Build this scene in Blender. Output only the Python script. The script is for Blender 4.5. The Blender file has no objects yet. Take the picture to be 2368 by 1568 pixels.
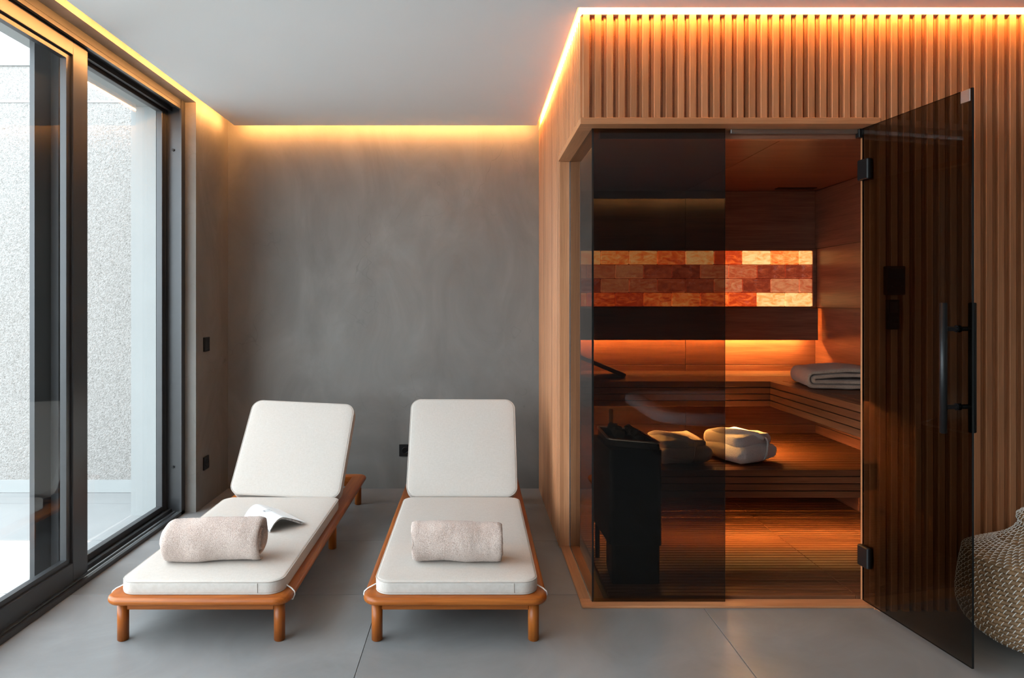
import bpy, bmesh, math, random
from mathutils import Vector, Matrix, noise

random.seed(7)
scene = bpy.context.scene
col = scene.collection
R = math.radians

# ------------------------------------------------------------------ camera
F, VX, VY, H = 1590.0, 1097.0, 703.0, 1.3176      # focal length in px, vanishing point, eye height
W_, H_ = 2368.0, 1568.0
cd = bpy.data.cameras.new('camera')
cam = bpy.data.objects.new('camera', cd)
col.objects.link(cam)
cam.location = (0, 0, H)
cam.rotation_euler = (R(90), 0, 0)
cd.sensor_fit = 'HORIZONTAL'
cd.sensor_width = 36.0
cd.lens = 36.0 * F / W_
cd.shift_x = (W_ / 2 - VX) / W_
cd.shift_y = -(H_ / 2 - VY) / W_
cd.clip_start = 0.02
scene.camera = cam

# ------------------------------------------------------------------ world, sun, exposure
wd = bpy.data.worlds.new('world')
scene.world = wd
wd.use_nodes = True
bg = wd.node_tree.nodes['Background']
bg.inputs[0].default_value = (0.80, 0.905, 1.0, 1)
bg.inputs[1].default_value = 6.5
sl = bpy.data.lights.new('sun', 'SUN')
sl.energy = 9.0
sl.angle = R(0.6)
sl.color = (1.0, 0.95, 0.88)
sun = bpy.data.objects.new('sun', sl)
col.objects.link(sun)
sun.rotation_euler = Vector((0.0, -0.32, -1.0)).to_track_quat('-Z', 'Y').to_euler()
# sampling portal in the window opening (adds no light of its own)
pl = bpy.data.lights.new('window_portal', 'AREA')
pl.shape = 'RECTANGLE'
pl.size, pl.size_y = 6.4, 2.55
pl.cycles.is_portal = True
po = bpy.data.objects.new('window_portal', pl)
col.objects.link(po)
po.location = (-2.16, 1.1, 1.28)
po.rotation_euler = (R(90), 0, R(-90))
scene.view_settings.view_transform = 'Standard'
scene.view_settings.look = 'None'
scene.view_settings.exposure = 0.40
scene.view_settings.gamma = 1.0
scene.view_settings.use_curve_mapping = False


def X(px, Y): return (px - VX) * Y / F
def Z(py, Y): return H - (py - VY) * Y / F
def YF(py, z=0.0): return F * (H - z) / (py - VY)


# ------------------------------------------------------------------ materials
MATS = {}


def newmat(name):
    m = bpy.data.materials.new(name)
    m.use_nodes = True
    MATS[name] = m
    nt = m.node_tree
    return m, nt, nt.nodes['Principled BSDF']


def N(nt, typ, **kw):
    n = nt.nodes.new(typ)
    for k, v in kw.items():
        if k.startswith('i_'):
            n.inputs[k[2:].replace('_', ' ')].default_value = v
        else:
            setattr(n, k, v)
    return n


def ramp(nt, stops):
    n = nt.nodes.new('ShaderNodeValToRGB')
    cr = n.color_ramp
    while len(cr.elements) < len(stops):
        cr.elements.new(0.5)
    for e, (p, c) in zip(cr.elements, stops):
        e.position = p
        e.color = (c[0], c[1], c[2], 1)
    return n


def plain(name, color, rough=0.5, metal=0.0, spec=0.5, vary=0.06, scale=12.0, bump=0.0, bscale=200.0):
    m, nt, b = newmat(name)
    L = nt.links.new
    tc = N(nt, 'ShaderNodeTexCoord')
    nz = N(nt, 'ShaderNodeTexNoise', i_Scale=scale, i_Detail=4.0)
    L(tc.outputs['Object'], nz.inputs['Vector'])
    lo = [c * (1 - vary) for c in color]
    hi = [min(1, c * (1 + vary)) for c in color]
    r = ramp(nt, [(0.3, lo), (0.7, hi)])
    L(nz.outputs[0], r.inputs[0])
    L(r.outputs[0], b.inputs['Base Color'])
    b.inputs['Roughness'].default_value = rough
    b.inputs['Metallic'].default_value = metal
    b.inputs['Specular IOR Level'].default_value = spec
    if bump:
        n2 = N(nt, 'ShaderNodeTexNoise', i_Scale=bscale, i_Detail=3.0)
        L(tc.outputs['Object'], n2.inputs['Vector'])
        bp = N(nt, 'ShaderNodeBump', i_Strength=bump, i_Distance=0.002)
        L(n2.outputs[0], bp.inputs['Height'])
        L(bp.outputs[0], b.inputs['Normal'])
    return m


def wood(name, dark, mid, light, axis, rough=0.5, ring=14.0, spec=0.35, var=0.22, fine=1.0):
    m, nt, b = newmat(name)
    L = nt.links.new
    tc = N(nt, 'ShaderNodeTexCoord')
    oi = N(nt, 'ShaderNodeObjectInfo')
    off = N(nt, 'ShaderNodeVectorMath', operation='SCALE')
    off.inputs[0].default_value = (37.0, 19.0, 53.0)
    L(oi.outputs['Random'], off.inputs['Scale'])
    add = N(nt, 'ShaderNodeVectorMath', operation='ADD')
    L(tc.outputs['Object'], add.inputs[0])
    L(off.outputs[0], add.inputs[1])
    mp = N(nt, 'ShaderNodeMapping')
    sc = [ring, ring, ring]
    sc['xyz'.index(axis)] = 0.9
    mp.inputs['Scale'].default_value = sc
    L(add.outputs[0], mp.inputs['Vector'])
    n1 = N(nt, 'ShaderNodeTexNoise', i_Scale=1.6, i_Detail=5.0, i_Roughness=0.55, i_Distortion=0.6)
    L(mp.outputs[0], n1.inputs['Vector'])
    mp2 = N(nt, 'ShaderNodeMapping')
    s2 = [170.0, 170.0, 170.0]
    s2['xyz'.index(axis)] = 4.0
    mp2.inputs['Scale'].default_value = s2
    L(add.outputs[0], mp2.inputs['Vector'])
    n2 = N(nt, 'ShaderNodeTexNoise', i_Scale=1.5, i_Detail=3.0)
    L(mp2.outputs[0], n2.inputs['Vector'])
    r = ramp(nt, [(0.28, dark), (0.5, mid), (0.72, light)])
    L(n1.outputs[0], r.inputs[0])
    mx = N(nt, 'ShaderNodeMix', data_type='RGBA', blend_type='MULTIPLY')
    mx.inputs[0].default_value = 0.55 * fine
    L(r.outputs[0], mx.inputs[6])
    r2 = ramp(nt, [(0.3, (0.55, 0.5, 0.46)), (0.62, (1.1, 1.1, 1.1))])
    L(n2.outputs[0], r2.inputs[0])
    L(r2.outputs[0], mx.inputs[7])
    hsv = N(nt, 'ShaderNodeHueSaturation')
    mr = N(nt, 'ShaderNodeMapRange')
    mr.inputs['To Min'].default_value = 1 - var
    mr.inputs['To Max'].default_value = 1 + var
    L(oi.outputs['Random'], mr.inputs['Value'])
    L(mr.outputs[0], hsv.inputs['Value'])
    L(mx.outputs[2], hsv.inputs['Color'])
    L(hsv.outputs[0], b.inputs['Base Color'])
    b.inputs['Roughness'].default_value = rough
    b.inputs['Specular IOR Level'].default_value = spec
    bp = N(nt, 'ShaderNodeBump', i_Strength=0.06, i_Distance=0.0006)
    L(n2.outputs[0], bp.inputs['Height'])
    L(bp.outputs[0], b.inputs['Normal'])
    return m


def glass(name, tint, f0=0.05, rough=0.0):
    m, nt, b = newmat(name)
    nt.nodes.remove(b)
    L = nt.links.new
    out = [n for n in nt.nodes if n.type == 'OUTPUT_MATERIAL'][0]
    g = N(nt, 'ShaderNodeNewGeometry')
    dot = N(nt, 'ShaderNodeVectorMath', operation='DOT_PRODUCT')
    L(g.outputs['Incoming'], dot.inputs[0])
    L(g.outputs['Normal'], dot.inputs[1])
    ab = N(nt, 'ShaderNodeMath', operation='ABSOLUTE')
    L(dot.outputs['Value'], ab.inputs[0])
    inv = N(nt, 'ShaderNodeMath', operation='SUBTRACT')
    inv.inputs[0].default_value = 1.0
    L(ab.outputs[0], inv.inputs[1])
    pw = N(nt, 'ShaderNodeMath', operation='POWER')
    L(inv.outputs[0], pw.inputs[0])
    pw.inputs[1].default_value = 5.0
    ma = N(nt, 'ShaderNodeMath', operation='MULTIPLY_ADD')
    L(pw.outputs[0], ma.inputs[0])
    ma.inputs[1].default_value = 1 - f0
    ma.inputs[2].default_value = f0
    nb = N(nt, 'ShaderNodeMath', operation='SUBTRACT')
    nb.inputs[0].default_value = 1.0
    L(g.outputs['Backfacing'], nb.inputs[1])
    fr = N(nt, 'ShaderNodeMath', operation='MULTIPLY')
    L(ma.outputs[0], fr.inputs[0])
    L(nb.outputs[0], fr.inputs[1])
    tr = N(nt, 'ShaderNodeBsdfTransparent')
    # faint procedural unevenness of the tint
    tc = N(nt, 'ShaderNodeTexCoord')
    nz = N(nt, 'ShaderNodeTexNoise', i_Scale=1.5)
    L(tc.outputs['Object'], nz.inputs['Vector'])
    r = ramp(nt, [(0.2, [c * 0.985 for c in tint]), (0.8, tint)])
    L(nz.outputs[0], r.inputs[0])
    L(r.outputs[0], tr.inputs[0])
    gl = N(nt, 'ShaderNodeBsdfGlossy')
    gl.inputs['Roughness'].default_value = rough
    mx = N(nt, 'ShaderNodeMixShader')
    L(fr.outputs[0], mx.inputs[0])
    L(tr.outputs[0], mx.inputs[1])
    L(gl.outputs[0], mx.inputs[2])
    L(mx.outputs[0], out.inputs['Surface'])
    return m


def emit(name, color, strength):
    m, nt, b = newmat(name)
    L = nt.links.new
    tc = N(nt, 'ShaderNodeTexCoord')
    nz = N(nt, 'ShaderNodeTexNoise', i_Scale=3.0)
    L(tc.outputs['Object'], nz.inputs['Vector'])
    r = ramp(nt, [(0.2, [c * 0.92 for c in color]), (0.8, color)])
    L(nz.outputs[0], r.inputs[0])
    L(r.outputs[0], b.inputs['Emission Color'])
    b.inputs['Emission Strength'].default_value = strength
    b.inputs['Base Color'].default_value = (0.8, 0.8, 0.8, 1)
    return m


def concrete(name, c0, c1, c2, rough=0.75, trowel=True, scale=1.0, bump=0.12):
    m, nt, b = newmat(name)
    L = nt.links.new
    tc = N(nt, 'ShaderNodeTexCoord')
    mp = N(nt, 'ShaderNodeMapping')
    mp.inputs['Scale'].default_value = (1.6 * scale, 1.6 * scale, 0.9 * scale)
    L(tc.outputs['Object'], mp.inputs['Vector'])
    n1 = N(nt, 'ShaderNodeTexNoise', i_Scale=1.4, i_Detail=7.0, i_Roughness=0.6, i_Distortion=1.2)
    L(mp.outputs[0], n1.inputs['Vector'])
    r = ramp(nt, [(0.25, c0), (0.5, c1), (0.75, c2)])
    L(n1.outputs[0], r.inputs[0])
    last = r.outputs[0]
    n3 = N(nt, 'ShaderNodeTexNoise', i_Scale=70.0, i_Detail=4.0)
    L(tc.outputs['Object'], n3.inputs['Vector'])
    hgt = n3.outputs[0]
    if trowel:
        nd = N(nt, 'ShaderNodeTexNoise', i_Scale=2.2, i_Detail=3.0)
        L(tc.outputs['Object'], nd.inputs['Vector'])
        mixv = N(nt, 'ShaderNodeMix', data_type='VECTOR')
        mixv.inputs[0].default_value = 0.45
        mp3 = N(nt, 'ShaderNodeMapping')
        mp3.inputs['Scale'].default_value = (1.0, 1.0, 0.42)
        L(tc.outputs['Object'], mp3.inputs['Vector'])
        L(mp3.outputs[0], mixv.inputs[4])
        L(nd.outputs['Color'], mixv.inputs[5])
        vo = N(nt, 'ShaderNodeTexVoronoi', feature='DISTANCE_TO_EDGE', i_Scale=5.5)
        L(mixv.outputs[1], vo.inputs['Vector'])
        rr = ramp(nt, [(0.0, (1, 1, 1)), (0.007, (0, 0, 0))])
        L(vo.outputs['Distance'], rr.inputs[0])
        nm = N(nt, 'ShaderNodeTexNoise', i_Scale=1.7, i_Detail=2.0)
        L(tc.outputs['Object'], nm.inputs['Vector'])
        rm = ramp(nt, [(0.48, (0, 0, 0)), (0.66, (0.45, 0.45, 0.45))])
        L(nm.outputs[0], rm.inputs[0])
        mu = N(nt, 'ShaderNodeMath', operation='MULTIPLY')
        L(rr.outputs[0], mu.inputs[0])
        L(rm.outputs[0], mu.inputs[1])
        mx = N(nt, 'ShaderNodeMix', data_type='RGBA')
        L(mu.outputs[0], mx.inputs[0])
        L(last, mx.inputs[6])
        mx.inputs[7].default_value = (c0[0] * 0.62, c0[1] * 0.62, c0[2] * 0.62, 1)
        last = mx.outputs[2]
    L(last, b.inputs['Base Color'])
    b.inputs['Roughness'].default_value = rough
    b.inputs['Specular IOR Level'].default_value = 0.35
    bp = N(nt, 'ShaderNodeBump', i_Strength=bump, i_Distance=0.003)
    L(hgt, bp.inputs['Height'])
    L(bp.outputs[0], b.inputs['Normal'])
    return m


def hammered(name):
    m, nt, b = newmat(name)
    L = nt.links.new
    tc = N(nt, 'ShaderNodeTexCoord')
    n1 = N(nt, 'ShaderNodeTexNoise', i_Scale=55.0, i_Detail=6.0, i_Roughness=0.65)
    L(tc.outputs['Object'], n1.inputs['Vector'])
    v = N(nt, 'ShaderNodeTexVoronoi', i_Scale=120.0)
    L(tc.outputs['Object'], v.inputs['Vector'])
    ad = N(nt, 'ShaderNodeMath', operation='MULTIPLY_ADD')
    L(v.outputs['Distance'], ad.inputs[0])
    ad.inputs[1].default_value = 0.5
    L(n1.outputs[0], ad.inputs[2])
    r = ramp(nt, [(0.35, (0.105, 0.096, 0.086)), (0.6, (0.225, 0.208, 0.19)), (0.9, (0.30, 0.282, 0.263))])
    L(ad.outputs[0], r.inputs[0])
    L(r.outputs[0], b.inputs['Base Color'])
    b.inputs['Roughness'].default_value = 0.9
    bp = N(nt, 'ShaderNodeBump', i_Strength=0.9, i_Distance=0.007)
    L(ad.outputs[0], bp.inputs['Height'])
    L(bp.outputs[0], b.inputs['Normal'])
    return m


def salt(name, strength, stops):
    m, nt, b = newmat(name)
    L = nt.links.new
    tc = N(nt, 'ShaderNodeTexCoord')
    oi = N(nt, 'ShaderNodeObjectInfo')
    off = N(nt, 'ShaderNodeVectorMath', operation='SCALE')
    off.inputs[0].default_value = (31.0, 17.0, 43.0)
    L(oi.outputs['Random'], off.inputs['Scale'])
    add = N(nt, 'ShaderNodeVectorMath', operation='ADD')
    L(tc.outputs['Object'], add.inputs[0])
    L(off.outputs[0], add.inputs[1])
    mp = N(nt, 'ShaderNodeMapping')
    mp.inputs['Rotation'].default_value = (0, 0.5, 0)
    mp.inputs['Scale'].default_value = (13, 9, 30)
    L(add.outputs[0], mp.inputs['Vector'])
    n1 = N(nt, 'ShaderNodeTexNoise', i_Scale=0.9, i_Detail=6.0, i_Roughness=0.62, i_Distortion=1.4)
    L(mp.outputs[0], n1.inputs['Vector'])
    # each brick has its own shade
    mr = N(nt, 'ShaderNodeMapRange')
    mr.inputs['To Min'].default_value = -0.26
    mr.inputs['To Max'].default_value = 0.26
    L(oi.outputs['Random'], mr.inputs['Value'])
    ad = N(nt, 'ShaderNodeMath', operation='ADD')
    L(n1.outputs[0], ad.inputs[0])
    L(mr.outputs[0], ad.inputs[1])
    r = ramp(nt, stops)
    L(ad.outputs[0], r.inputs[0])
    L(r.outputs[0], b.inputs['Emission Color'])
    b.inputs['Emission Strength'].default_value = strength
    n2 = N(nt, 'ShaderNodeTexNoise', i_Scale=16.0, i_Detail=7.0, i_Roughness=0.7)
    L(add.outputs[0], n2.inputs['Vector'])
    rb = ramp(nt, [(0.42, (0.40, 0.13, 0.07)), (0.55, (0.55, 0.24, 0.14)), (0.61, (0.78, 0.60, 0.54))])
    L(n2.outputs[0], rb.inputs[0])
    L(rb.outputs[0], b.inputs['Base Color'])
    b.inputs['Roughness'].default_value = 0.6
    bp = N(nt, 'ShaderNodeBump', i_Strength=0.4, i_Distance=0.004)
    L(n2.outputs[0], bp.inputs['Height'])
    L(bp.outputs[0], b.inputs['Normal'])
    return m


def terry(name, c0, c1):
    m, nt, b = newmat(name)
    L = nt.links.new
    tc = N(nt, 'ShaderNodeTexCoord')
    n1 = N(nt, 'ShaderNodeTexNoise', i_Scale=300.0, i_Detail=3.0, i_Roughness=0.6)
    L(tc.outputs['Object'], n1.inputs['Vector'])
    n0 = N(nt, 'ShaderNodeTexNoise', i_Scale=9.0, i_Detail=3.0)
    L(tc.outputs['Object'], n0.inputs['Vector'])
    md = N(nt, 'ShaderNodeMath', operation='MULTIPLY_ADD')
    L(n0.outputs[0], md.inputs[0])
    md.inputs[1].default_value = 0.35
    L(n1.outputs[0], md.inputs[2])
    r = ramp(nt, [(0.5, c0), (0.8, c1)])
    L(md.outputs[0], r.inputs[0])
    L(r.outputs[0], b.inputs['Base Color'])
    b.inputs['Roughness'].default_value = 0.95
    b.inputs['Specular IOR Level'].default_value = 0.1
    b.inputs['Sheen Weight'].default_value = 0.3
    bp = N(nt, 'ShaderNodeBump', i_Strength=0.8, i_Distance=0.004)
    L(n1.outputs[0], bp.inputs['Height'])
    L(bp.outputs[0], b.inputs['Normal'])
    return m


def fabric(name, c0, c1):
    m, nt, b = newmat(name)
    L = nt.links.new
    tc = N(nt, 'ShaderNodeTexCoord')
    outs = []
    for sc in ((700, 60, 700), (60, 700, 60)):
        mp = N(nt, 'ShaderNodeMapping')
        mp.inputs['Scale'].default_value = sc
        L(tc.outputs['Object'], mp.inputs['Vector'])
        n1 = N(nt, 'ShaderNodeTexNoise', i_Scale=1.0, i_Detail=2.0)
        L(mp.outputs[0], n1.inputs['Vector'])
        outs.append(n1.outputs[0])
    ad = N(nt, 'ShaderNodeMath', operation='ADD')
    L(outs[0], ad.inputs[0])
    L(outs[1], ad.inputs[1])
    hf = N(nt, 'ShaderNodeMath', operation='MULTIPLY')
    hf.inputs[1].default_value = 0.5
    L(ad.outputs[0], hf.inputs[0])
    r = ramp(nt, [(0.35, c0), (0.65, c1)])
    L(hf.outputs[0], r.inputs[0])
    L(r.outputs[0], b.inputs['Base Color'])
    b.inputs['Roughness'].default_value = 0.9
    b.inputs['Specular IOR Level'].default_value = 0.15
    bp = N(nt, 'ShaderNodeBump', i_Strength=0.15, i_Distance=0.001)
    L(hf.outputs[0], bp.inputs['Height'])
    L(bp.outputs[0], b.inputs['Normal'])
    return m


CL_D, CL_M, CL_L = (0.40, 0.165, 0.071), (0.47, 0.205, 0.092), (0.54, 0.25, 0.12)
for ax in 'xyz':
    wood('cedar_' + ax, CL_D, CL_M, CL_L, ax, rough=0.42, ring=9, var=0.13, fine=0.6)
    wood('thermo_' + ax, (0.19, 0.073, 0.042), (0.26, 0.104, 0.06), (0.34, 0.142, 0.085), ax, rough=0.3, var=0.12, spec=0.6)
    wood('bench_' + ax, (0.105, 0.036, 0.015), (0.15, 0.054, 0.0225), (0.20, 0.077, 0.034), ax, rough=0.42, var=0.16)
    wood('teak_' + ax, (0.21, 0.048, 0.006), (0.34, 0.088, 0.011), (0.45, 0.14, 0.024), ax, rough=0.38, spec=0.35, var=0.1, ring=10)
wood('pale_trim_x', (0.60, 0.46, 0.33), (0.68, 0.54, 0.40), (0.74, 0.62, 0.48), 'x', var=0.04)
wood('pale_trim_y', (0.60, 0.46, 0.33), (0.68, 0.54, 0.40), (0.74, 0.62, 0.48), 'y', var=0.04)
concrete('microcement', (0.155, 0.145, 0.131), (0.195, 0.185, 0.170), (0.24, 0.231, 0.216))
concrete('floor_tile', (0.175, 0.173, 0.17), (0.215, 0.213, 0.21), (0.258, 0.256, 0.253), rough=0.38, trowel=False, scale=0.9, bump=0.03)
plain('grout', (0.34, 0.335, 0.32), 0.85)
plain('ceiling_paint', (0.82, 0.825, 0.825), 0.85, vary=0.015, scale=1.0)
plain('plaster', (0.52, 0.515, 0.50), 0.85, vary=0.05, scale=3)
plain('outside_plaster', (0.29, 0.295, 0.287), 0.9, vary=0.03, scale=2)
plain('outside_joint', (0.16, 0.16, 0.155), 0.9)
plain('outside_tile', (0.24, 0.24, 0.235), 0.7, vary=0.05, scale=3)
hammered('hammered_stone')
plain('frame_metal', (0.030, 0.031, 0.033), 0.34, 0.0, 0.6, vary=0.1)
plain('black_metal', (0.006, 0.006, 0.0065), 0.45, 0.0, 0.4)
plain('black_gloss', (0.005, 0.005, 0.006), 0.2, 0.0, 0.5)
plain('track_metal', (0.55, 0.56, 0.57), 0.3, 1.0)
plain('steel', (0.50, 0.48, 0.46), 0.35, 1.0)
plain('glass_edge', (0.006, 0.007, 0.007), 0.15, 0.0, 0.5)
plain('clear_edge', (0.05, 0.07, 0.07), 0.2, 0.0, 0.5)
glass('clear_glass', (0.97, 0.985, 0.98), f0=0.06)
glass('tinted_glass', (0.485, 0.45, 0.41), f0=0.04)
emit('cove_light', (1.0, 0.42, 0.12), 120.0)
emit('cabin_cove_light', (1.0, 0.43, 0.10), 230.0)
emit('sauna_light', (1.0, 0.46, 0.11), 150.0)
emit('backrest_light', (1.0, 0.47, 0.12), 170.0)
emit('bench_light', (1.0, 0.47, 0.115), 700.0)
salt('salt_glow', 0.9, [(0.25, (0.45, 0.035, 0.004)), (0.42, (0.85, 0.12, 0.015)), (0.58, (1.0, 0.30, 0.06)), (0.8, (1.0, 0.58, 0.22))])
salt('salt_dim', 0.5, [(0.2, (0.25, 0.025, 0.008)), (0.5, (0.62, 0.10, 0.03)), (0.8, (0.85, 0.30, 0.12))])
plain('salt_mortar', (0.20, 0.13, 0.105), 0.9)
terry('towel_beige', (0.37, 0.272, 0.225), (0.64, 0.52, 0.455))
terry('towel_taupe', (0.34, 0.215, 0.155), (0.52, 0.355, 0.27))
terry('robe_white', (0.46, 0.43, 0.45), (0.62, 0.585, 0.60))
fabric('cushion_fabric', (0.50, 0.45, 0.40), (0.58, 0.53, 0.48))
plain('piping_fabric', (0.48, 0.425, 0.375), 0.9)
plain('cord_white', (0.80, 0.78, 0.75), 0.8)
plain('paper_white', (0.86, 0.87, 0.88), 0.35, vary=0.01)
plain('paper_print', (0.30, 0.31, 0.33), 0.3)
plain('page_edges', (0.42, 0.40, 0.39), 0.5, vary=0.5, scale=90)
plain('stone_dark', (0.075, 0.066, 0.06), 0.85, vary=0.4, scale=30, bump=0.6, bscale=60)
plain('seagrass', (0.20, 0.115, 0.055), 0.7, vary=0.35, scale=45, bump=0.5, bscale=120)
plain('stitch_white', (0.82, 0.80, 0.76), 0.6)
plain('acrylic', (0.80, 0.80, 0.79), 0.15)
plain('tub_cabinet', (0.05, 0.045, 0.042), 0.5)

# ------------------------------------------------------------------ object helpers
WL = {}          # world location of every parent
CACHE = {}


def tag(o, label=None, cat=None, group=None, kind=None):
    if label: o['label'] = label
    if cat: o['category'] = cat
    if group: o['group'] = group
    if kind: o['kind'] = kind
    return o


def wl(o):
    v = Vector((0, 0, 0))
    while o:
        v += Vector(o.location)
        o = o.parent
    return v


def empty(name, loc, parent=None):
    o = bpy.data.objects.new(name, None)
    o.empty_display_size = 0.1
    col.objects.link(o)
    o.parent = parent
    o.location = Vector(loc) - (wl(parent) if parent else Vector())
    return o


def link(name, me, mat, parent, loc, smooth=False):
    """loc is a world position when no ancestor is rotated"""
    o = bpy.data.objects.new(name, me)
    col.objects.link(o)
    if mat and not me.materials:
        me.materials.append(MATS[mat])
    if smooth:
        for p in me.polygons:
            p.use_smooth = True
    o.parent = parent
    o.location = Vector(loc) - (wl(parent) if parent else Vector())
    return o


def mesh_from(name, verts, faces):
    me = bpy.data.meshes.new(name)
    me.from_pydata([tuple(v) for v in verts], [], faces)
    me.update()
    return me


def fix_normals(me):
    bm = bmesh.new()
    bm.from_mesh(me)
    bmesh.ops.recalc_face_normals(bm, faces=bm.faces)
    bm.to_mesh(me)
    bm.free()
    return me


def box_mesh(name, sx, sy, sz, mat, bev=0.0, edge_mat=None, seg=1):
    key = (round(sx, 4), round(sy, 4), round(sz, 4), mat, bev, edge_mat, seg)
    if key in CACHE:
        return CACHE[key]
    bm = bmesh.new()
    bmesh.ops.create_cube(bm, size=1.0)
    for v in bm.verts:
        v.co = Vector((v.co.x * sx, v.co.y * sy, v.co.z * sz))
    if bev > 0:
        bmesh.ops.bevel(bm, geom=list(bm.edges), offset=bev, segments=seg, affect='EDGES', profile=0.5)
    me = bpy.data.meshes.new(name)
    bm.to_mesh(me)
    bm.free()
    me.materials.append(MATS[mat])
    if edge_mat:
        me.materials.append(MATS[edge_mat])
        thin = min(range(3), key=lambda i: (sx, sy, sz)[i])
        for p in me.polygons:
            if abs(p.normal[thin]) < 0.5:
                p.material_index = 1
    CACHE[key] = me
    return me


def box(name, x0, x1, y0, y1, z0, z1, mat, parent=None, bev=0.0, edge_mat=None, seg=1):
    me = box_mesh(name, x1 - x0, y1 - y0, z1 - z0, mat, bev, edge_mat, seg)
    return link(name, me, mat, parent, ((x0 + x1) / 2, (y0 + y1) / 2, (z0 + z1) / 2))


def multibox(name, boxes, mat, parent=None, loc=(0, 0, 0), bev=0.0):
    """several world boxes that make up ONE rigid piece"""
    bm = bmesh.new()
    for (x0, x1, y0, y1, z0, z1) in boxes:
        r = bmesh.ops.create_cube(bm, size=1.0)
        for v in r['verts']:
            v.co = Vector(((x0 + x1) / 2 + v.co.x * (x1 - x0) - loc[0], (y0 + y1) / 2 + v.co.y * (y1 - y0) - loc[1],
                           (z0 + z1) / 2 + v.co.z * (z1 - z0) - loc[2]))
    if bev:
        bmesh.ops.bevel(bm, geom=list(bm.edges), offset=bev, segments=1, affect='EDGES')
    me = bpy.data.meshes.new(name)
    bm.to_mesh(me)
    bm.free()
    return link(name, me, mat, parent, loc)


def tube_mesh(name, pts, rad, seg=8, closed=False):
    pts = [Vector(p) for p in pts]
    n = len(pts)
    rads = rad if isinstance(rad, (list, tuple)) else [rad] * n
    verts, faces = [], []
    up = Vector((0, 0, 1))
    prev = None
    for i, p in enumerate(pts):
        if closed:
            t = (pts[(i + 1) % n] - pts[i - 1])
        else:
            t = pts[min(i + 1, n - 1)] - pts[max(i - 1, 0)]
        t.normalize()
        if prev is None:
            a = up if abs(t.dot(up)) < 0.9 else Vector((1, 0, 0))
            u = t.cross(a).normalized()
        else:
            u = (prev - t * prev.dot(t)).normalized()
        prev = u
        v = t.cross(u)
        for k in range(seg):
            an = 2 * math.pi * k / seg
            verts.append(p + (u * math.cos(an) + v * math.sin(an)) * rads[i])
    m = n if closed else n - 1
    for i in range(m):
        for k in range(seg):
            a, b_ = i * seg + k, i * seg + (k + 1) % seg
            c, d = ((i + 1) % n) * seg + (k + 1) % seg, ((i + 1) % n) * seg + k
            faces.append((a, b_, c, d))
    if not closed:
        faces.append(tuple(range(seg))[::-1])
        faces.append(tuple(range((n - 1) * seg, n * seg)))
    return fix_normals(mesh_from(name, verts, faces))


def rr(w, l, r, n):
    """rounded rectangle outline, centred"""
    r = max(min(r, w / 2 - 1e-4, l / 2 - 1e-4), 1e-4)
    out = []
    for cx, cy, a0 in ((w / 2 - r, l / 2 - r, 0), (-w / 2 + r, l / 2 - r, 90), (-w / 2 + r, -l / 2 + r, 180), (w / 2 - r, -l / 2 + r, 270)):
        for k in range(n + 1):
            a = R(a0 + 90 * k / n)
            out.append((cx + r * math.cos(a), cy + r * math.sin(a)))
    return out


def slab_mesh(name, w, l, t, rc, re, crown=0.0, nc=8, ne=4, rings=7, sub=0):
    """soft slab: rounded plan corners rc, rounded edges re, slightly crowned top; base at z=0"""
    layers = []
    mx = min(w, l) / 2
    for f in (0.94, 0.5):
        layers.append((f * mx, 0.0))
    for k in range(ne + 1):
        a = R(90 * k / ne)
        layers.append((re * (1 - math.sin(a)), re * (1 - math.cos(a))))
    for k in range(ne + 1):
        a = R(90 * k / ne)
        layers.append((re * (1 - math.cos(a)), t - re * (1 - math.sin(a))))
    for k in range(1, rings + 1):
        f = k / rings
        layers.append((re + (mx * 0.94 - re) * f, t + crown * (1 - (1 - f) ** 2.5)))
    verts, faces = [], []
    cnt = None
    for d, z in layers:
        o = rr(w - 2 * d, l - 2 * d, max(rc - d, 0.004), nc)
        # extra points along the long sides
        cnt = len(o)
        verts += [(x, y, z) for x, y in o]
    for i in range(len(layers) - 1):
        for k in range(cnt):
            k2 = (k + 1) % cnt
            faces.append((i * cnt + k, i * cnt + k2, (i + 1) * cnt + k2, (i + 1) * cnt + k))
    faces.append(tuple(range(cnt))[::-1])
    faces.append(tuple(range((len(layers) - 1) * cnt, len(layers) * cnt)))
    me = mesh_from(name, verts, faces)
    return fix_normals(me)


def warp(me, fn):
    for v in me.vertices:
        v.co = fn(Vector(v.co))
    me.update()
    return me


def subdivide(me, cuts):
    bm = bmesh.new()
    bm.from_mesh(me)
    bmesh.ops.triangulate(bm, faces=[f for f in bm.faces if len(f.verts) > 4])
    bmesh.ops.subdivide_edges(bm, edges=list(bm.edges), cuts=cuts, use_grid_fill=True)
    bm.to_mesh(me)
    bm.free()
    return me


def puff(me, amp, freq, seed=0.0):
    me.update()
    nr = [Vector(v.normal) for v in me.vertices]
    for v, n in zip(me.vertices, nr):
        p = Vector(v.co) * freq + Vector((seed, seed * 1.7, seed * 0.3))
        v.co = Vector(v.co) + n * (noise.noise(p) * amp)
    me.update()
    return me


def cyl_mesh(name, r, h, seg=24, bev=0.0, r2=None):
    bm = bmesh.new()
    bmesh.ops.create_cone(bm, cap_ends=True, segments=seg, radius1=r, radius2=r if r2 is None else r2, depth=h)
    if bev:
        ed = [e for e in bm.edges if abs(e.verts[0].co.z - e.verts[1].co.z) < 1e-6]
        bmesh.ops.bevel(bm, geom=ed, offset=bev, segments=2, affect='EDGES')
    me = bpy.data.meshes.new(name)
    bm.to_mesh(me)
    bm.free()
    return me


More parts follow.
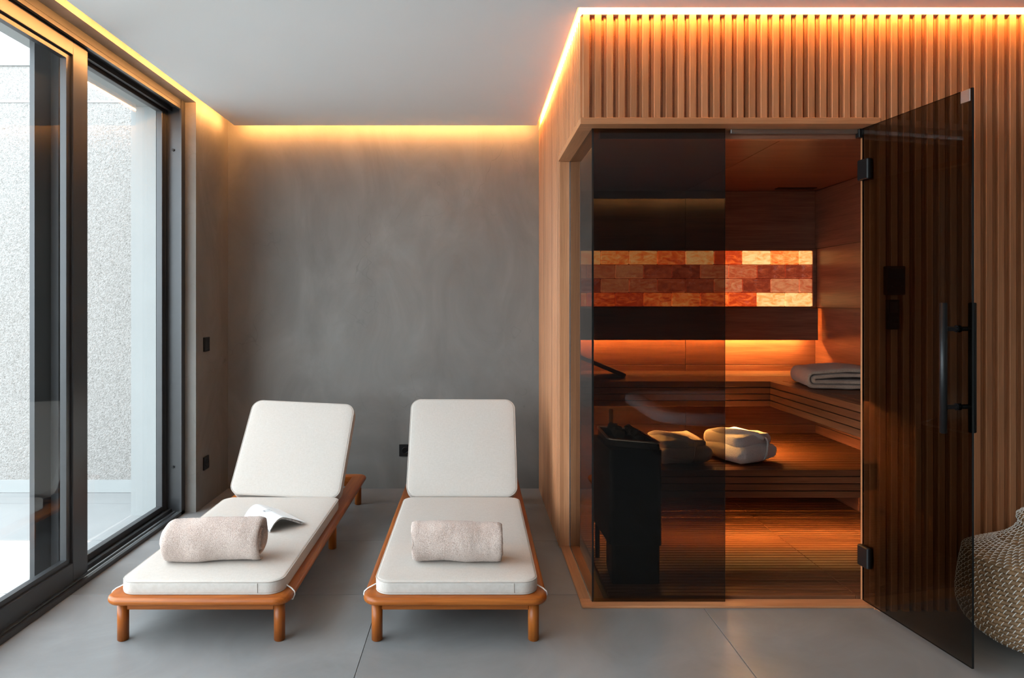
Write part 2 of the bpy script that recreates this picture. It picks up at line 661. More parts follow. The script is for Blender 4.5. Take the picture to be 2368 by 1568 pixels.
# ================================================================== THE ROOM
YB = 4.912          # back wall
XS = -1.760         # stub of left wall
YREV = 4.346        # window reveal
XR, YR = 3.40, -2.24
ZS = 2.57           # ceiling board underside
ZT = 2.74           # top of the light slot

# floor: grout bed + single tiles
floor = box('floor', -1.84, 3.5, -2.34, 5.02, -0.08, -0.004, 'grout')
tag(floor, kind='structure')
xj = [-0.4235 + 1.4175 * k for k in range(-2, 5)]
yj = [3.117 + 0.7075 * k for k in range(-8, 4)]
for i in range(len(xj) - 1):
    for j in range(len(yj) - 1):
        x0, x1 = max(xj[i], -1.832), min(xj[i + 1], XR)
        y0, y1 = max(yj[j], YR), min(yj[j + 1], YB)
        if x1 - x0 < 0.02 or y1 - y0 < 0.02:
            continue
        if x0 > 0.56 and y0 > 3.05:
            continue
        g = 0.0013
        box('floor_tile', x0 + g, x1 - g, y0 + g, y1 - g, -0.012, 0.0, 'floor_tile', floor, bev=0.0008)

wb = box('wall_back', -2.14, 3.5, YB, YB + 0.2, -0.08, 2.95, 'microcement')
tag(wb, kind='structure')
wleft = multibox('wall_left', [(-1.985, XS, YREV, YB, -0.08, 2.95),            # stub beside the window
                               (-1.985, XS, YR, YREV, 2.592, 2.95),             # lintel over the window
                               (-2.14, XS, YR - 0.2, YR + 0.02, -0.08, 2.95)], 'microcement')
tag(wleft, kind='structure')
tag(box('wall_rear', -2.14, 3.6, YR - 0.2, YR, -0.08, 2.95, 'microcement'), kind='structure')
tag(box('wall_right', XR, XR + 0.2, YR, YB, -0.08, 2.95, 'microcement'), kind='structure')
gp = 0.085
ceil = multibox('ceiling', [(-1.682, 0.4375, YR + gp, 4.822, ZS, ZS + 0.035),
                            (0.4375, XR - gp, YR + gp, 2.905, ZS, ZS + 0.035),
                            (-1.60, 0.36, YR + 0.17, 4.74, ZS + 0.035, ZT),
                            (0.36, XR - 0.17, YR + 0.17, 2.83, ZS + 0.035, ZT)], 'ceiling_paint')
tag(ceil, kind='structure')
tag(box('roof', -2.14, 3.6, YR - 0.2, YB + 0.2, ZT, 2.98, 'plaster'), kind='structure')


def led(x0, x1, y0, y1, z0, z1, mat, label, group=None):
    o = box('led_strip', x0, x1, y0, y1, z0, z1, mat)
    tag(o, label, 'light strip', group)
    return o


GC = 'warm cove strips around the ceiling'
lz0, lz1 = ZS + 0.012, ZS + 0.022
led(-1.66, 0.42, 4.822, 4.826, lz0, lz1, 'cove_light', 'warm light strip hidden in the ceiling slot along the back grey wall', GC)
led(-1.686, -1.682, YR + 0.1, 4.80, lz0, lz1, 'cove_light', 'warm light strip hidden in the ceiling slot above the sliding window', GC)
led(0.4375, 0.4405, 2.91, 4.78, lz0, lz1, 'cabin_cove_light', 'warm light strip in the ceiling slot along the sauna cabin side', GC)
led(0.46, XR - 0.10, 2.905, 2.909, lz0, lz1, 'cabin_cove_light', 'warm light strip in the ceiling slot over the sauna front', GC)
led(-1.66, XR - 0.10, YR + gp - 0.004, YR + gp, lz0, lz1, 'cove_light', 'warm light strip in the ceiling slot on the rear wall', GC)

# ------------------------------------------------------------------ courtyard
YC = 4.816
cf = box('courtyard_floor', -14.0, -1.99, -10.0, YC + 0.4, -0.1, -0.012, 'outside_joint')
tag(cf, kind='structure')
for a_ in range(3):
    for b_ in range(8):
        y1_ = min(3.84 + 0.7075 * 2 - 0.7075 * b_, YC)
        y0_ = 3.84 + 0.7075 - 0.7075 * b_
        box('paving_tile', -1.992 - 1.415 * (a_ + 1) + 0.002, -1.992 - 1.415 * a_ - 0.002, y0_ + 0.002, y1_ - 0.002, -0.012, -0.002, 'outside_tile', cf)
cw = box('courtyard_wall', -4.2, -2.145, YC, YC + 0.3, -0.1, 2.99, 'hammered_stone')
tag(cw, kind='structure')
box('plinth', -4.2, -2.145, YC - 0.012, YC + 0.01, 0.0, 0.087, 'outside_plaster', cw)
box('coping', -4.2, -2.145, YC - 0.012, YC + 0.32, 2.985, 3.02, 'outside_plaster', cw)
box('joint_band', -4.2, -2.145, YC - 0.004, YC + 0.01, 2.728, 2.742, 'outside_plaster', cw)
rev = multibox('trim_1', [(-2.14, -1.985, 4.286, YC + 0.3, -0.02, 2.75), (-2.14, -1.985, YR - 0.2, 4.286, 2.547, 2.98)], 'outside_plaster')
tag(rev, kind='structure')

# ------------------------------------------------------------------ sliding window
win = empty('window_1', (-1.9, 1.0, 0))
tag(win, kind='structure')
XI = -1.828
fr = multibox('sill_track', [(-1.99, XI, YR, 4.335, -0.02, 0.012), (-1.99, -1.975, YR, 4.335, 0.012, 0.032),
                             (-1.925, -1.905, YR, 4.335, 0.012, 0.030), (XI - 0.018, XI, YR, 4.335, 0.012, 0.022)],
              'frame_metal', win, (-1.9, 1.0, 0))
box('guide_rail', -1.880, -1.873, YR, 4.30, 0.012, 0.022, 'track_metal', win)
box('guide_rail', -1.858, -1.853, YR, 4.30, 0.012, 0.018, 'track_metal', win)
box('guide_rail', -1.950, -1.945, 3.3, 4.28, 0.012, 0.026, 'track_metal', win)
multibox('frame_head', [(-1.99, XI - 0.004, YR, 4.335, 2.556, 2.592), (-1.99, -1.975, YR, 4.335, 2.53, 2.556),
                        (-1.925, -1.905, YR, 4.335, 2.53, 2.556), (XI - 0.024, XI - 0.006, YR, 4.335, 2.536, 2.556)], 'frame_metal', win, (-1.9, 1.0, 2.5))
multibox('frame_jamb', [(-1.985, XI, 4.325, YREV - 0.001, 0.0, 2.592), (XI - 0.012, XI, 4.29, 4.325, 0.0, 2.592),
                        (-1.94, -1.93, 4.30, 4.325, 0.0, 2.592)], 'frame_metal', win, (-1.9, 4.33, 1.2))
for zz in (Z(347, 4.325), Z(1080, 4.325)):
    c = link('jamb_screw', cyl_mesh('jamb_screw', 0.008, 0.012, 16, 0.002), 'black_metal', win, (X(401, 4.325), 4.321, zz))
    c.rotation_euler = (R(90), 0, 0)

# inner sliding sash
sa = empty('sliding_sash', (-1.878, 1.0, 0.03), win)
A0, A1 = YR + 0.1, 3.304
xi, xo = -1.858, -1.902
box('stile', xo, xi, 3.184, A1, 0.03, 2.556, 'frame_metal', sa, bev=0.002)
box('stile', xo, xi, A0, A0 + 0.12, 0.03, 2.556, 'frame_metal', sa, bev=0.002)
box('rail', xo, xi, A0 + 0.12, 3.184, 0.03, 0.118, 'frame_metal', sa, bev=0.002)
box('rail', xo, xi, A0 + 0.12, 3.184, 2.470, 2.556, 'frame_metal', sa, bev=0.002)
multibox('glazing_bead', [(xo + 0.004, xi - 0.012, 3.150, 3.184, 0.118, 2.47), (xo + 0.004, xi - 0.012, A0 + 0.12, 3.15, 0.118, 0.142),
                          (xo + 0.004, xi - 0.012, A0 + 0.12, 3.15, 2.446, 2.47)], 'frame_metal', sa, (-1.88, 1, 1))
box('pane', -1.892, -1.884, A0 + 0.12, 3.151, 0.141, 2.447, 'clear_glass', sa, edge_mat='clear_edge')
# outer fixed sash
sb = empty('fixed_sash', (-1.96, 3.8, 0.03), win)
xi2, xo2 = -1.935, -1.972
box('stile', xo2, xi2, 4.262, 4.322, 0.03, 2.556, 'frame_metal', sb, bev=0.002)
box('stile', xo2, xi2, 3.20, 3.30, 0.03, 2.556, 'frame_metal', sb, bev=0.002)
box('rail', xo2, xi2, 3.30, 4.262, 0.03, 0.062, 'frame_metal', sb, bev=0.002)
box('rail', xo2, xi2, 3.30, 4.262, 2.512, 2.556, 'frame_metal', sb, bev=0.002)
box('pane', -1.958, -1.950, 3.30, 4.262, 0.06, 2.514, 'clear_glass', sb, edge_mat='clear_edge')
# dark post between the two bays
multibox('mullion_post', [(-2.0, -1.978, 3.092, 3.20, -0.02, 2.55), (-1.992, -1.978, 3.20, 3.34, -0.02, 2.55)], 'frame_metal', win, (-2.05, 3.2, 1.2))

# ------------------------------------------------------------------ switch and sockets


def wallplate(name, label, c, axis, socket, s=0.082, single=True):
    """axis: outward direction 'x' or '-y'"""
    e = empty(name, c)
    tag(e, label, 'socket' if socket else 'switch')
    cx, cy, cz = c
    t = 0.009
    if axis == 'x':
        box('cover_plate', cx, cx + t, cy - s / 2, cy + s / 2, cz - s / 2, cz + s / 2, 'black_metal', e, bev=0.0015)
    else:
        box('cover_plate', cx - s / 2, cx + s / 2, cy - t, cy, cz - s / 2, cz + s / 2, 'black_metal', e, bev=0.0015)
    if socket:
        pts = []
        for k in range(24):
            a = 2 * math.pi * k / 24
            u, v = 0.021 * math.cos(a), 0.021 * math.sin(a)
            pts.append((t, u, v) if axis == 'x' else (u, -t, v))
        link('socket_ring', tube_mesh('socket_ring', pts, 0.003, 6, True), 'black_gloss', e, c, True)
        r_ = link('socket_well', cyl_mesh('socket_well', 0.0195, 0.004, 20), 'black_gloss', e, c)
        r_.location = Vector((t - 0.001, 0, 0)) if axis == 'x' else Vector((0, -t + 0.001, 0))
        r_.rotation_euler = (0, R(90), 0) if axis == 'x' else (R(90), 0, 0)
        for s_ in (-1, 1):
            p = link('contact_hole', cyl_mesh('contact_hole', 0.003, 0.004, 8), 'glass_edge', e, c)
            p.location = Vector((t, s_ * 0.009, 0)) if axis == 'x' else Vector((s_ * 0.009, -t, 0))
            p.rotation_euler = (0, R(90), 0) if axis == 'x' else (R(90), 0, 0)
    else:
        if axis == 'x':
            box('rocker', cx + t, cx + t + 0.002, cy - s * 0.42, cy + s * 0.42, cz - s * 0.42, cz + s * 0.42, 'black_metal', e, bev=0.001)


def stubY(px): return XS * F / (px - VX)
wallplate('light_switch', 'square black light switch on the narrow wall beside the window', (XS, stubY(476), Z(796, stubY(476))), 'x', False, 0.092)
wallplate('wall_socket', 'black wall socket low on the narrow wall beside the window', (XS, stubY(475), Z(1070, stubY(475))), 'x', True, 0.085)
wallplate('wall_socket', 'black wall socket on the back wall between the two loungers', (X(937, YB), YB, Z(1041, YB)), 'y', True, 0.085)

# ================================================================== SAUNA CABIN
cab = empty('sauna_cabin', (1.9, 3.0, 0))
tag(cab, 'sauna cabin clad in vertical cedar slats with dark glass front', 'sauna')
YSL = 2.945          # slat faces, front
YBK = 2.970          # backing, front
YG = 3.018           # front glass
XSL = 0.459          # slat faces, side
XBK = 0.484
ZTR0, ZTR1 = 2.088, 2.116
ZSL = 2.558
PIT = 0.0508
YI = 4.85            # inside back wall
XRI = 2.404          # inside right wall
ZC = 2.114           # inside ceiling

fc = multibox('front_cladding', [(XBK, XR, YBK, 3.03, ZTR1, ZT), (1.737, XR, YBK, 3.03, 0.0, ZTR1)], 'cedar_x', cab, (1.9, 3.0, 1.2))
sc_ = multibox('side_cladding', [(XBK, 0.54, 3.03, 3.72, ZTR1, ZT), (XBK, 0.54, 3.72, YB - 0.002, 0.0, ZT)], 'cedar_z', cab, (0.51, 4.0, 1.2))
sc_.location.x += 0


def slat_mesh(length, side):
    key = ('slat', round(length, 4), side)
    if key in CACHE:
        return CACHE[key]
    b = 0.0022
    prof = [(-0.010, 0), (-0.010, 0.007), (0.0, 0.007), (0.0, 0.025 - b), (b, 0.025), (0.028 - b, 0.025), (0.028, 0.025 - b), (0.028, 0)]
    verts, faces = [], []
    for z in (-length / 2, length / 2):
        for u, d in prof:
            u -= 0.014
            verts.append((u, 0.0125 - d, z) if not side else (0.0125 - d, u, z))
    n = len(prof)
    for k in range(n):
        faces.append((k, (k + 1) % n, n + (k + 1) % n, n + k))
    faces.append(tuple(range(n)))
    faces.append(tuple(range(n, 2 * n))[::-1])
    me = fix_normals(mesh_from('slat', verts, faces))
    me.materials.append(MATS['cedar_z'])
    CACHE[key] = me
    return me


i = 0
while True:
    x = 0.4655 + i * PIT
    if x + 0.03 > XR:
        break
    z0 = ZTR1 if x < 1.730 else 0.0
    L_ = ZSL - z0
    link('slat', slat_mesh(L_, False), None, fc, (x + 0.014, (YSL + YBK) / 2, (ZSL + z0) / 2))
    i += 1
i = 0
while True:
    y = 2.987 + i * PIT
    if y + 0.03 > YB:
        break
    z0 = ZTR1 if y < 3.70 else 0.0
    L_ = ZSL - z0
    link('slat', slat_mesh(L_, True), None, sc_, ((XSL + XBK) / 2, y + 0.014, (ZSL + z0) / 2))
    i += 1
# pale band above the slats
box('cove_band', XSL, XR, YSL, YBK, ZSL, ZT, 'pale_trim_x', cab)
box('cove_band', XSL, XBK, YBK, YB - 0.002, ZSL, ZT, 'pale_trim_y', cab)
# header and sill trims, post
box('header_trim', 0.453, 1.737, 2.941, 3.060, ZTR0, ZTR1, 'cedar_x', cab, bev=0.0015)
box('header_trim', 0.453, 0.575, 3.060, 3.716, ZTR0, ZTR1, 'cedar_y', cab, bev=0.0015)
box('inner_header', 0.56, 1.70, 3.060, 3.095, 2.052, ZTR1, 'thermo_x', cab)
box('door_seal_rail', X(1690, 3.03), 1.690, 3.028, 3.046, 2.069, ZTR0, 'steel', cab, bev=0.002)
box('seal_end_cap', 1.690, 1.712, 3.020, 3.050, 2.05, ZTR0, 'black_metal', cab, bev=0.002)
box('sill', 0.4665, 1.742, 2.974, 3.050, 0.0, 0.0105, 'cedar_x', cab, bev=0.002)
box('sill', 0.4665, 0.575, 3.050, 3.720, 0.0, 0.0105, 'cedar_y', cab, bev=0.002)
box('corner_post', 0.470, 0.575, 3.716, 3.762, 0.0, ZTR0, 'cedar_z', cab, bev=0.002)
box('corner_post', 0.4605, 0.4835, 3.716, 3.728, 0.0, ZTR0, 'cedar_z', cab, bev=0.001)
box('door_jamb', 1.713, 1.737, 3.024, 3.05, 0.0, ZTR0, 'cedar_z', cab, bev=0.001)
# fixed panes
box('fixed_pane', 0.5245, X(1677, YG), YG, YG + 0.008, 0.0105, ZTR0, 'tinted_glass', cab, edge_mat='glass_edge')
box('side_pane', 0.5155, 0.5235, YG, 3.716, 0.0105, ZTR0, 'tinted_glass', cab, edge_mat='glass_edge')
box('silicone_seam', 0.5125, 0.5150, YG + 0.01, 3.712, 0.0105, 0.0145, 'track_metal', cab)
box('silicone_seam', 0.5125, 0.5150, 3.708, 3.714, 0.0145, ZTR0 - 0.002, 'track_metal', cab)
# inside lining, panel by panel
ZROW = [(0.02, 0.468), (0.472, 0.886), (0.890, 1.288), (1.7075, ZC - 0.002)]
lb = box('back_lining', 0.54, 2.43, YI + 0.012, YB - 0.003, 0.0, ZC + 0.02, 'thermo_x', cab)
for z0, z1 in ZROW:
    for x0, x1 in ((0.55, 1.4870), (1.4905, XRI)):
        box('wall_panel', x0, x1, YI, YI + 0.012, z0, z1, 'thermo_x', lb, bev=0.001)
lr_ = box('right_lining', XRI + 0.012, XRI + 0.03, 3.03, YB - 0.003, 0.0, ZC + 0.02, 'thermo_y', cab)
for z0, z1 in ZROW[:3] + [(1.292, 1.7035)] + ZROW[3:]:
    box('wall_panel', XRI, XRI + 0.012, 3.05, YI, z0, z1, 'thermo_y', lr_, bev=0.001)
ll = box('left_lining', 0.54, 0.545, 3.765, YI, 0.0, ZC + 0.02, 'thermo_y', cab)
for z0, z1 in ZROW[:3] + [(1.292, 1.7035)] + ZROW[3:]:
    box('wall_panel', 0.545, 0.556, 3.765, YI, z0, z1, 'thermo_y', ll, bev=0.001)
lc = box('ceiling_lining', 0.545, XRI + 0.02, 3.06, YI + 0.02, ZC + 0.012, ZC + 0.03, 'thermo_x', cab)
for x0, x1 in ((0.55, 1.488), (1.492, XRI)):
    box('ceiling_panel', x0, x1, 3.095, YI, ZC, ZC + 0.012, 'thermo_x', lc, bev=0.001)
box('vent_slot', X(1800, 4.7), X(1890, 4.7), 4.70, 4.76, ZC - 0.004, ZC + 0.002, 'black_metal', lc, bev=0.001)
box('front_lining', 1.742, XRI, 3.031, 3.05, 0.0, ZC, 'thermo_z', cab)

# glass door, swung open
hx, hy = 1.703, 3.012
ex, ey = 1.770, 2.4405
ang = math.atan2(ey - hy, ex - hx)
DL = math.hypot(ex - hx, ey - hy)
door = empty('glass_door', (hx, hy, 0), cab)
door.rotation_euler = (0, 0, ang)          # local x runs from the hinge to the free edge


def dlocal(name, x0, x1, y0, y1, z0, z1, mat, bev=0.0, edge_mat=None):
    me = box_mesh(name, x1 - x0, y1 - y0, z1 - z0, mat, bev, edge_mat)
    o = bpy.data.objects.new(name, me)
    col.objects.link(o)
    o.parent = door
    o.location = ((x0 + x1) / 2, (y0 + y1) / 2, (z0 + z1) / 2)
    return o


dlocal('pane', 0.0, DL, -0.004, 0.004, 0.022, 2.086, 'tinted_glass', 0.0, 'glass_edge')
for hz in (Z(392, 3.0), Z(1287, 3.0)):
    dlocal('hinge', -0.022, 0.045, -0.014, 0.014, hz - 0.045, hz + 0.045, 'black_metal', 0.004)
    o = bpy.data.objects.new('hinge_knuckle', cyl_mesh('hinge_knuckle', 0.011, 0.05, 16, 0.002))
    o.data.materials.append(MATS['black_metal'])
    col.objects.link(o)
    o.parent = door
    o.location = (-0.012, 0, hz)
dlocal('magnet_plate', DL - 0.045, DL - 0.004, -0.0085, -0.0045, 2.040, 2.084, 'steel', 0.001)
# handle: a bar on either side of the glass with two standoffs
for px_, side, r_ in ((2181, -1, 0.012), (2252, 1, 0.013)):
    o = bpy.data.objects.new('handle_bar', cyl_mesh('handle_bar', r_, 0.475, 20, 0.002))
    o.data.materials.append(MATS['black_metal'])
    for p in o.data.polygons: p.use_smooth = abs(p.normal.z) < 0.5
    col.objects.link(o)
    o.parent = door
    o.location = (DL - 0.066, side * 0.058, 1.085)
for hz in (1.085 + 0.142, 1.085 - 0.142):
    o = bpy.data.objects.new('standoff', cyl_mesh('standoff', 0.0085, 0.116, 16, 0.001))
    o.data.materials.append(MATS['black_metal'])
    col.objects.link(o)
    o.parent = door
    o.rotation_euler = (R(90), 0, 0)
    o.location = (DL - 0.066, 0, hz)
    for s_ in (-1, 1):
        o = bpy.data.objects.new('standoff_washer', cyl_mesh('standoff_washer', 0.013, 0.004, 20, 0.001))
        o.data.materials.append(MATS['black_gloss'])
        col.objects.link(o)
        o.parent = door
        o.rotation_euler = (R(90), 0, 0)
        o.location = (DL - 0.066, s_ * 0.0065, hz)

# controllers on the front slats behind the open door
for (pa, pb, qa, qb, lab, th) in ((2050, 2093, 615, 682, 'larger black control box on the slats behind the glass door, upper one', 0.03),
                                  (2055, 2082, 693, 762, 'narrower black control box on the slats behind the glass door, lower one', 0.022)):
    x0, x1, z1, z0 = X(pa, 2.92), X(pb, 2.92), Z(qa, 2.92), Z(qb, 2.92)
    e = empty('sauna_control', ((x0 + x1) / 2, YSL, z0))
    tag(e, lab, 'control panel', 'sauna control boxes')
    box('housing', x0, x1, YSL - th, YSL, z0, z1, 'black_metal', e, bev=0.004, seg=2)
    box('display', x0 + 0.008, x1 - 0.008, YSL - th - 0.001, YSL - th, z0 + (z1 - z0) * 0.55, z1 - 0.01, 'black_gloss', e, bev=0.0004)
    for k in range(3):
        bx_ = x0 + (x1 - x0) * (0.25 + 0.25 * k)
        b_ = link('button', cyl_mesh('button', 0.004, 0.002, 10), 'black_gloss', e, (bx_, YSL - th - 0.001, z0 + (z1 - z0) * 0.3))
        b_.rotation_euler = (R(90), 0, 0)

# ------------------------------------------------------------------ salt brick panel
sp = empty('salt_brick_panel', (1.47, YI, 1.29))
tag(sp, 'glowing orange salt brick panel set in the sauna back wall', 'salt panel')
ZB0, ZB1 = Z(709, YI), Z(580, YI)
XB0, XB1 = 0.575, X(1876.5, YI)
box('mortar_bed', XB0 - 0.01, XB1 + 0.005, YI + 0.004, YI + 0.011, ZB0 - 0.006, ZB1 + 0.006, 'salt_mortar', sp)
for a in ((XB0 - 0.02, XRI - 0.001, YI - 0.02, YI + 0.006, ZB1, 1.706), (XB0 - 0.02, XRI - 0.001, YI - 0.02, YI + 0.006, 1.290, ZB0),
          (XB1, XRI - 0.001, YI - 0.02, YI + 0.006, ZB0, ZB1)):
    box('frame_trim', *a, 'thermo_x', sp, bev=0.002)


def brick_mesh(w, h, seed, mat):
    rnd = random.Random(seed)
    bm = bmesh.new()
    bmesh.ops.create_cube(bm, size=1.0)
    for v in bm.verts:
        v.co = Vector((v.co.x * w, v.co.y * 0.024, v.co.z * h))
    bmesh.ops.bevel(bm, geom=list(bm.edges), offset=0.004, segments=1, affect='EDGES')
    for v in bm.verts:
        v.co += Vector((rnd.uniform(-1, 1), rnd.uniform(-0.8, 0.8), rnd.uniform(-1, 1))) * 0.0011
    me = bpy.data.meshes.new('brick')
    bm.to_mesh(me)
    bm.free()
    me.materials.append(MATS[mat])
    return me


BL = 65.4 * YI / F
rh = (ZB1 - ZB0) / 4
protos = {}
for row in range(4):
    mat = 'salt_glow' if row in (0, 3) else 'salt_dim'
    xe = X(1846 if row in (1, 3) else 1814, YI)      # rows counted from the bottom
    edges = [XB1] + [xe - k * BL for k in range(0, 12) if xe - k * BL > XB0 + 0.03] + [XB0]
    for k in range(len(edges) - 1):
        x1, x0 = edges[k], edges[k + 1]
        w = x1 - x0 - 0.005
        var = (row * 7 + k * 3) % 4
        key = (round(w, 4), mat, var)
        if key not in protos:
            protos[key] = brick_mesh(w, rh - 0.005, var + 11, mat)
        link('brick', protos[key], None, sp, ((x0 + x1) / 2, YI - 0.006 + 0.0015 * ((k * 5 + row) % 3 - 1), ZB0 + rh * (row + 0.5)))

# backrest board with a light strip under it
brd = box('backrest_board', 0.560, X(1892, 4.745), 4.745, 4.765, 1.068, 1.287, 'thermo_x', cab, bev=0.002)
box('top_board', 0.560, X(1892, 4.745), 4.765, YI - 0.001, 1.268, 1.287, 'thermo_x', brd, bev=0.001)
led(0.60, X(1862, 4.78), 4.782, 4.794, 1.090, 1.098, 'backrest_light', 'amber light strip under the dark sauna backrest board')

# ------------------------------------------------------------------ benches
ZU, ZL = 0.848, 0.410
YU, YLW = 4.171, 3.758
XU = 1.792
ub = empty('upper_bench', (1.5, 4.5, 0.69))
tag(ub, 'upper L-shaped wooden sauna bench with slatted front', 'bench')


def fascia_x(parent, y, x0, x1, ztop, n=4, p=0.039):
    for k in range(n):
        box('front_slat', x0, x1, y, y + 0.022, ztop - 0.028 - p * k - 0.0065, ztop - p * k, 'bench_x', parent, bev=0.0015)


fascia_x(ub, YU, 0.560, XU + 0.022, ZU)
for k in range(4):
    box('front_slat', XU, XU + 0.022, 3.06, YU - 0.001, ZU - 0.0345 - 0.039 * k, ZU - 0.039 * k, 'bench_y', ub, bev=0.0015)
# seat boards along the back
n = 9
w = (YI - 0.004 - (YU + 0.024)) / n
for k in range(n):
    y0 = YU + 0.024 + k * w
    box('seat_board', 0.560, XRI - 0.004, y0 + 0.002, y0 + w - 0.004, ZU - 0.028, ZU, 'bench_x', ub, bev=0.002)
box('seat_board', XU + 0.024, XU + 0.085, 3.06, YU + 0.02, ZU - 0.028, ZU, 'bench_y', ub, bev=0.002)
n = 14
for k in range(n):
    y0 = 3.07 + k * (YU + 0.018 - 3.07) / n
    w = (YU + 0.018 - 3.07) / n
    box('seat_board', XU + 0.089, XRI - 0.004, y0 + 0.002, y0 + w - 0.004, ZU - 0.028, ZU, 'bench_x', ub, bev=0.002)
box('bearer', 0.60, XU, 4.40, 4.45, 0.72, ZU - 0.029, 'bench_x', ub)
box('bearer', 2.05, 2.10, 3.10, 4.15, 0.72, ZU - 0.029, 'bench_y', ub)
box('fascia_light_block', 0.560, XU + 0.024, YU + 0.0222, YU + 0.026, 0.6975, ZU - 0.030, 'black_metal', ub)  # unseen board added to stop strip light leaking through the slat gaps
box('fascia_light_block', XU + 0.0222, XU + 0.026, 3.06, YU + 0.02, 0.700, ZU - 0.030, 'black_metal', ub)  # matching added light block behind the wing slats
box('light_shield', 0.560, XU + 0.046, YU + 0.046, YU + 0.052, 0.6945, ZU - 0.030, 'black_metal', ub)  # unseen shield added behind the strip, keeps its light off the rear wall
box('light_shield', XU + 0.046, XU + 0.052, 3.06, YU + 0.05, 0.7008, ZU - 0.030, 'black_metal', ub)  # added shield carried along the wing, no strip beside it
led(0.60, XU - 0.02, YU + 0.030, YU + 0.042, 0.6995, 0.7055, 'bench_light', 'amber light strip behind the front of the long upper bench')

lbn = empty('lower_bench', (1.5, 4.3, 0.26))
tag(lbn, 'lower wooden sauna bench with slatted seat and front', 'bench')
fascia_x(lbn, YLW, 0.900, XRI - 0.004, ZL)
n = 17
w = (YI - 0.01 - (YLW + 0.085)) / n
box('seat_board', 0.900, XRI - 0.004, YLW + 0.023, YLW + 0.083, ZL - 0.028, ZL, 'bench_x', lbn, bev=0.002)
for k in range(n):
    y0 = YLW + 0.085 + k * w
    box('seat_board', 0.900, XRI - 0.004, y0 + 0.002, y0 + w - 0.006, ZL - 0.028, ZL, 'bench_x', lbn, bev=0.002)
for xx in (1.0, 1.6, 2.25):
    box('bearer', xx, xx + 0.05, YLW + 0.06, YI - 0.02, ZL - 0.07, ZL - 0.029, 'bench_y', lbn)
box('fascia_light_block', 0.900, XRI - 0.004, YLW + 0.0222, YLW + 0.026, 0.260, ZL - 0.030, 'black_metal', lbn)  # added board, blocks the lower strip from shining out between the slats
box('light_shield', 0.900, XRI - 0.004, YLW + 0.046, YLW + 0.052, 0.2632, ZL - 0.030, 'black_metal', lbn)  # added unseen shield, limits how far back the strip lights the floor
led(0.95, XRI - 0.05, YLW + 0.030, YLW + 0.042, 0.268, 0.274, 'sauna_light', 'amber light strip behind the front of the lower bench')

# ------------------------------------------------------------------ duckboard
dk = empty('sauna_duckboard', (1.5, 3.9, 0.0))
tag(dk, 'slatted wooden duckboard covering the sauna floor', 'floor grating')
box('subfloor', 0.54, XRI + 0.012, 3.052, YI + 0.01, -0.003, 0.001, 'black_metal', dk)
DP = 0.0352
xs_ = 1.697
for x0, x1 in ((0.600, xs_ - 0.001), (xs_ + 0.001, XRI - 0.004)):
    y = 3.056
    while y + DP < YI:
        box('plank', x0, x1, y, y + DP - 0.0062, 0.004, 0.022, 'bench_x', dk, bev=0.0015)
        y += DP
    for xx in (x0 + 0.05, x1 - 0.09):
        box('bearer', xx, xx + 0.04, 3.056, YI - 0.02, 0.001, 0.0045, 'thermo_y', dk)

# ------------------------------------------------------------------ heater
ht = empty('sauna_heater', (0.75, 3.4, 0.022))
tag(ht, 'black sauna heater with a stone tray behind the fixed glass', 'heater')
ZH = 0.672


def at(px, py, z):
    y = YF(py, z)
    return Vector((X(px, y), y, z))


tray = [at(1381, 986, ZH), at(1474, 993, ZH), at(1528, 1026, ZH), at(1408, 1016, ZH)]


def prism(name, poly, z0, z1, mat, parent, scale0=1.0, hollow=0.0, bevel_r=0.02):
    c = sum((Vector((p.x, p.y, 0)) for p in poly), Vector()) / len(poly)
    # rounded outline
    pts = []
    n_ = len(poly)
    for i_ in range(n_):
        p0, p1, p2 = poly[i_ - 1], poly[i_], poly[(i_ + 1) % n_]
        a = (p0 - p1).normalized() * bevel_r
        b_ = (p2 - p1).normalized() * bevel_r
        for t in (0, 0.25, 0.5, 0.75, 1):
            q = (p1 + a) * (1 - t) ** 2 + p1 * 2 * t * (1 - t) + (p1 + b_) * t ** 2
            pts.append(Vector((q.x, q.y, 0)))
    m_ = len(pts)
    loops = [[c + (p - c) * scale0 + Vector((0, 0, z0)) for p in pts], [p + Vector((0, 0, z1)) for p in pts]]
    if hollow:
        loops.append([c + (p - c) * (1 - hollow) + Vector((0, 0, z1)) for p in pts])
        loops.append([c + (p - c) * (1 - hollow * 1.6) + Vector((0, 0, z1 - 0.05)) for p in pts])
    verts = [v - c for l_ in loops for v in l_]
    faces = []
    for a in range(len(loops) - 1):
        for k in range(m_):
            faces.append((a * m_ + k, a * m_ + (k + 1) % m_, (a + 1) * m_ + (k + 1) % m_, (a + 1) * m_ + k))
    faces.append(tuple(range(m_))[::-1])
    faces.append(tuple(range((len(loops) - 1) * m_, len(loops) * m_)))
    return link(name, fix_normals(mesh_from(name, verts, faces)), mat, parent, c)


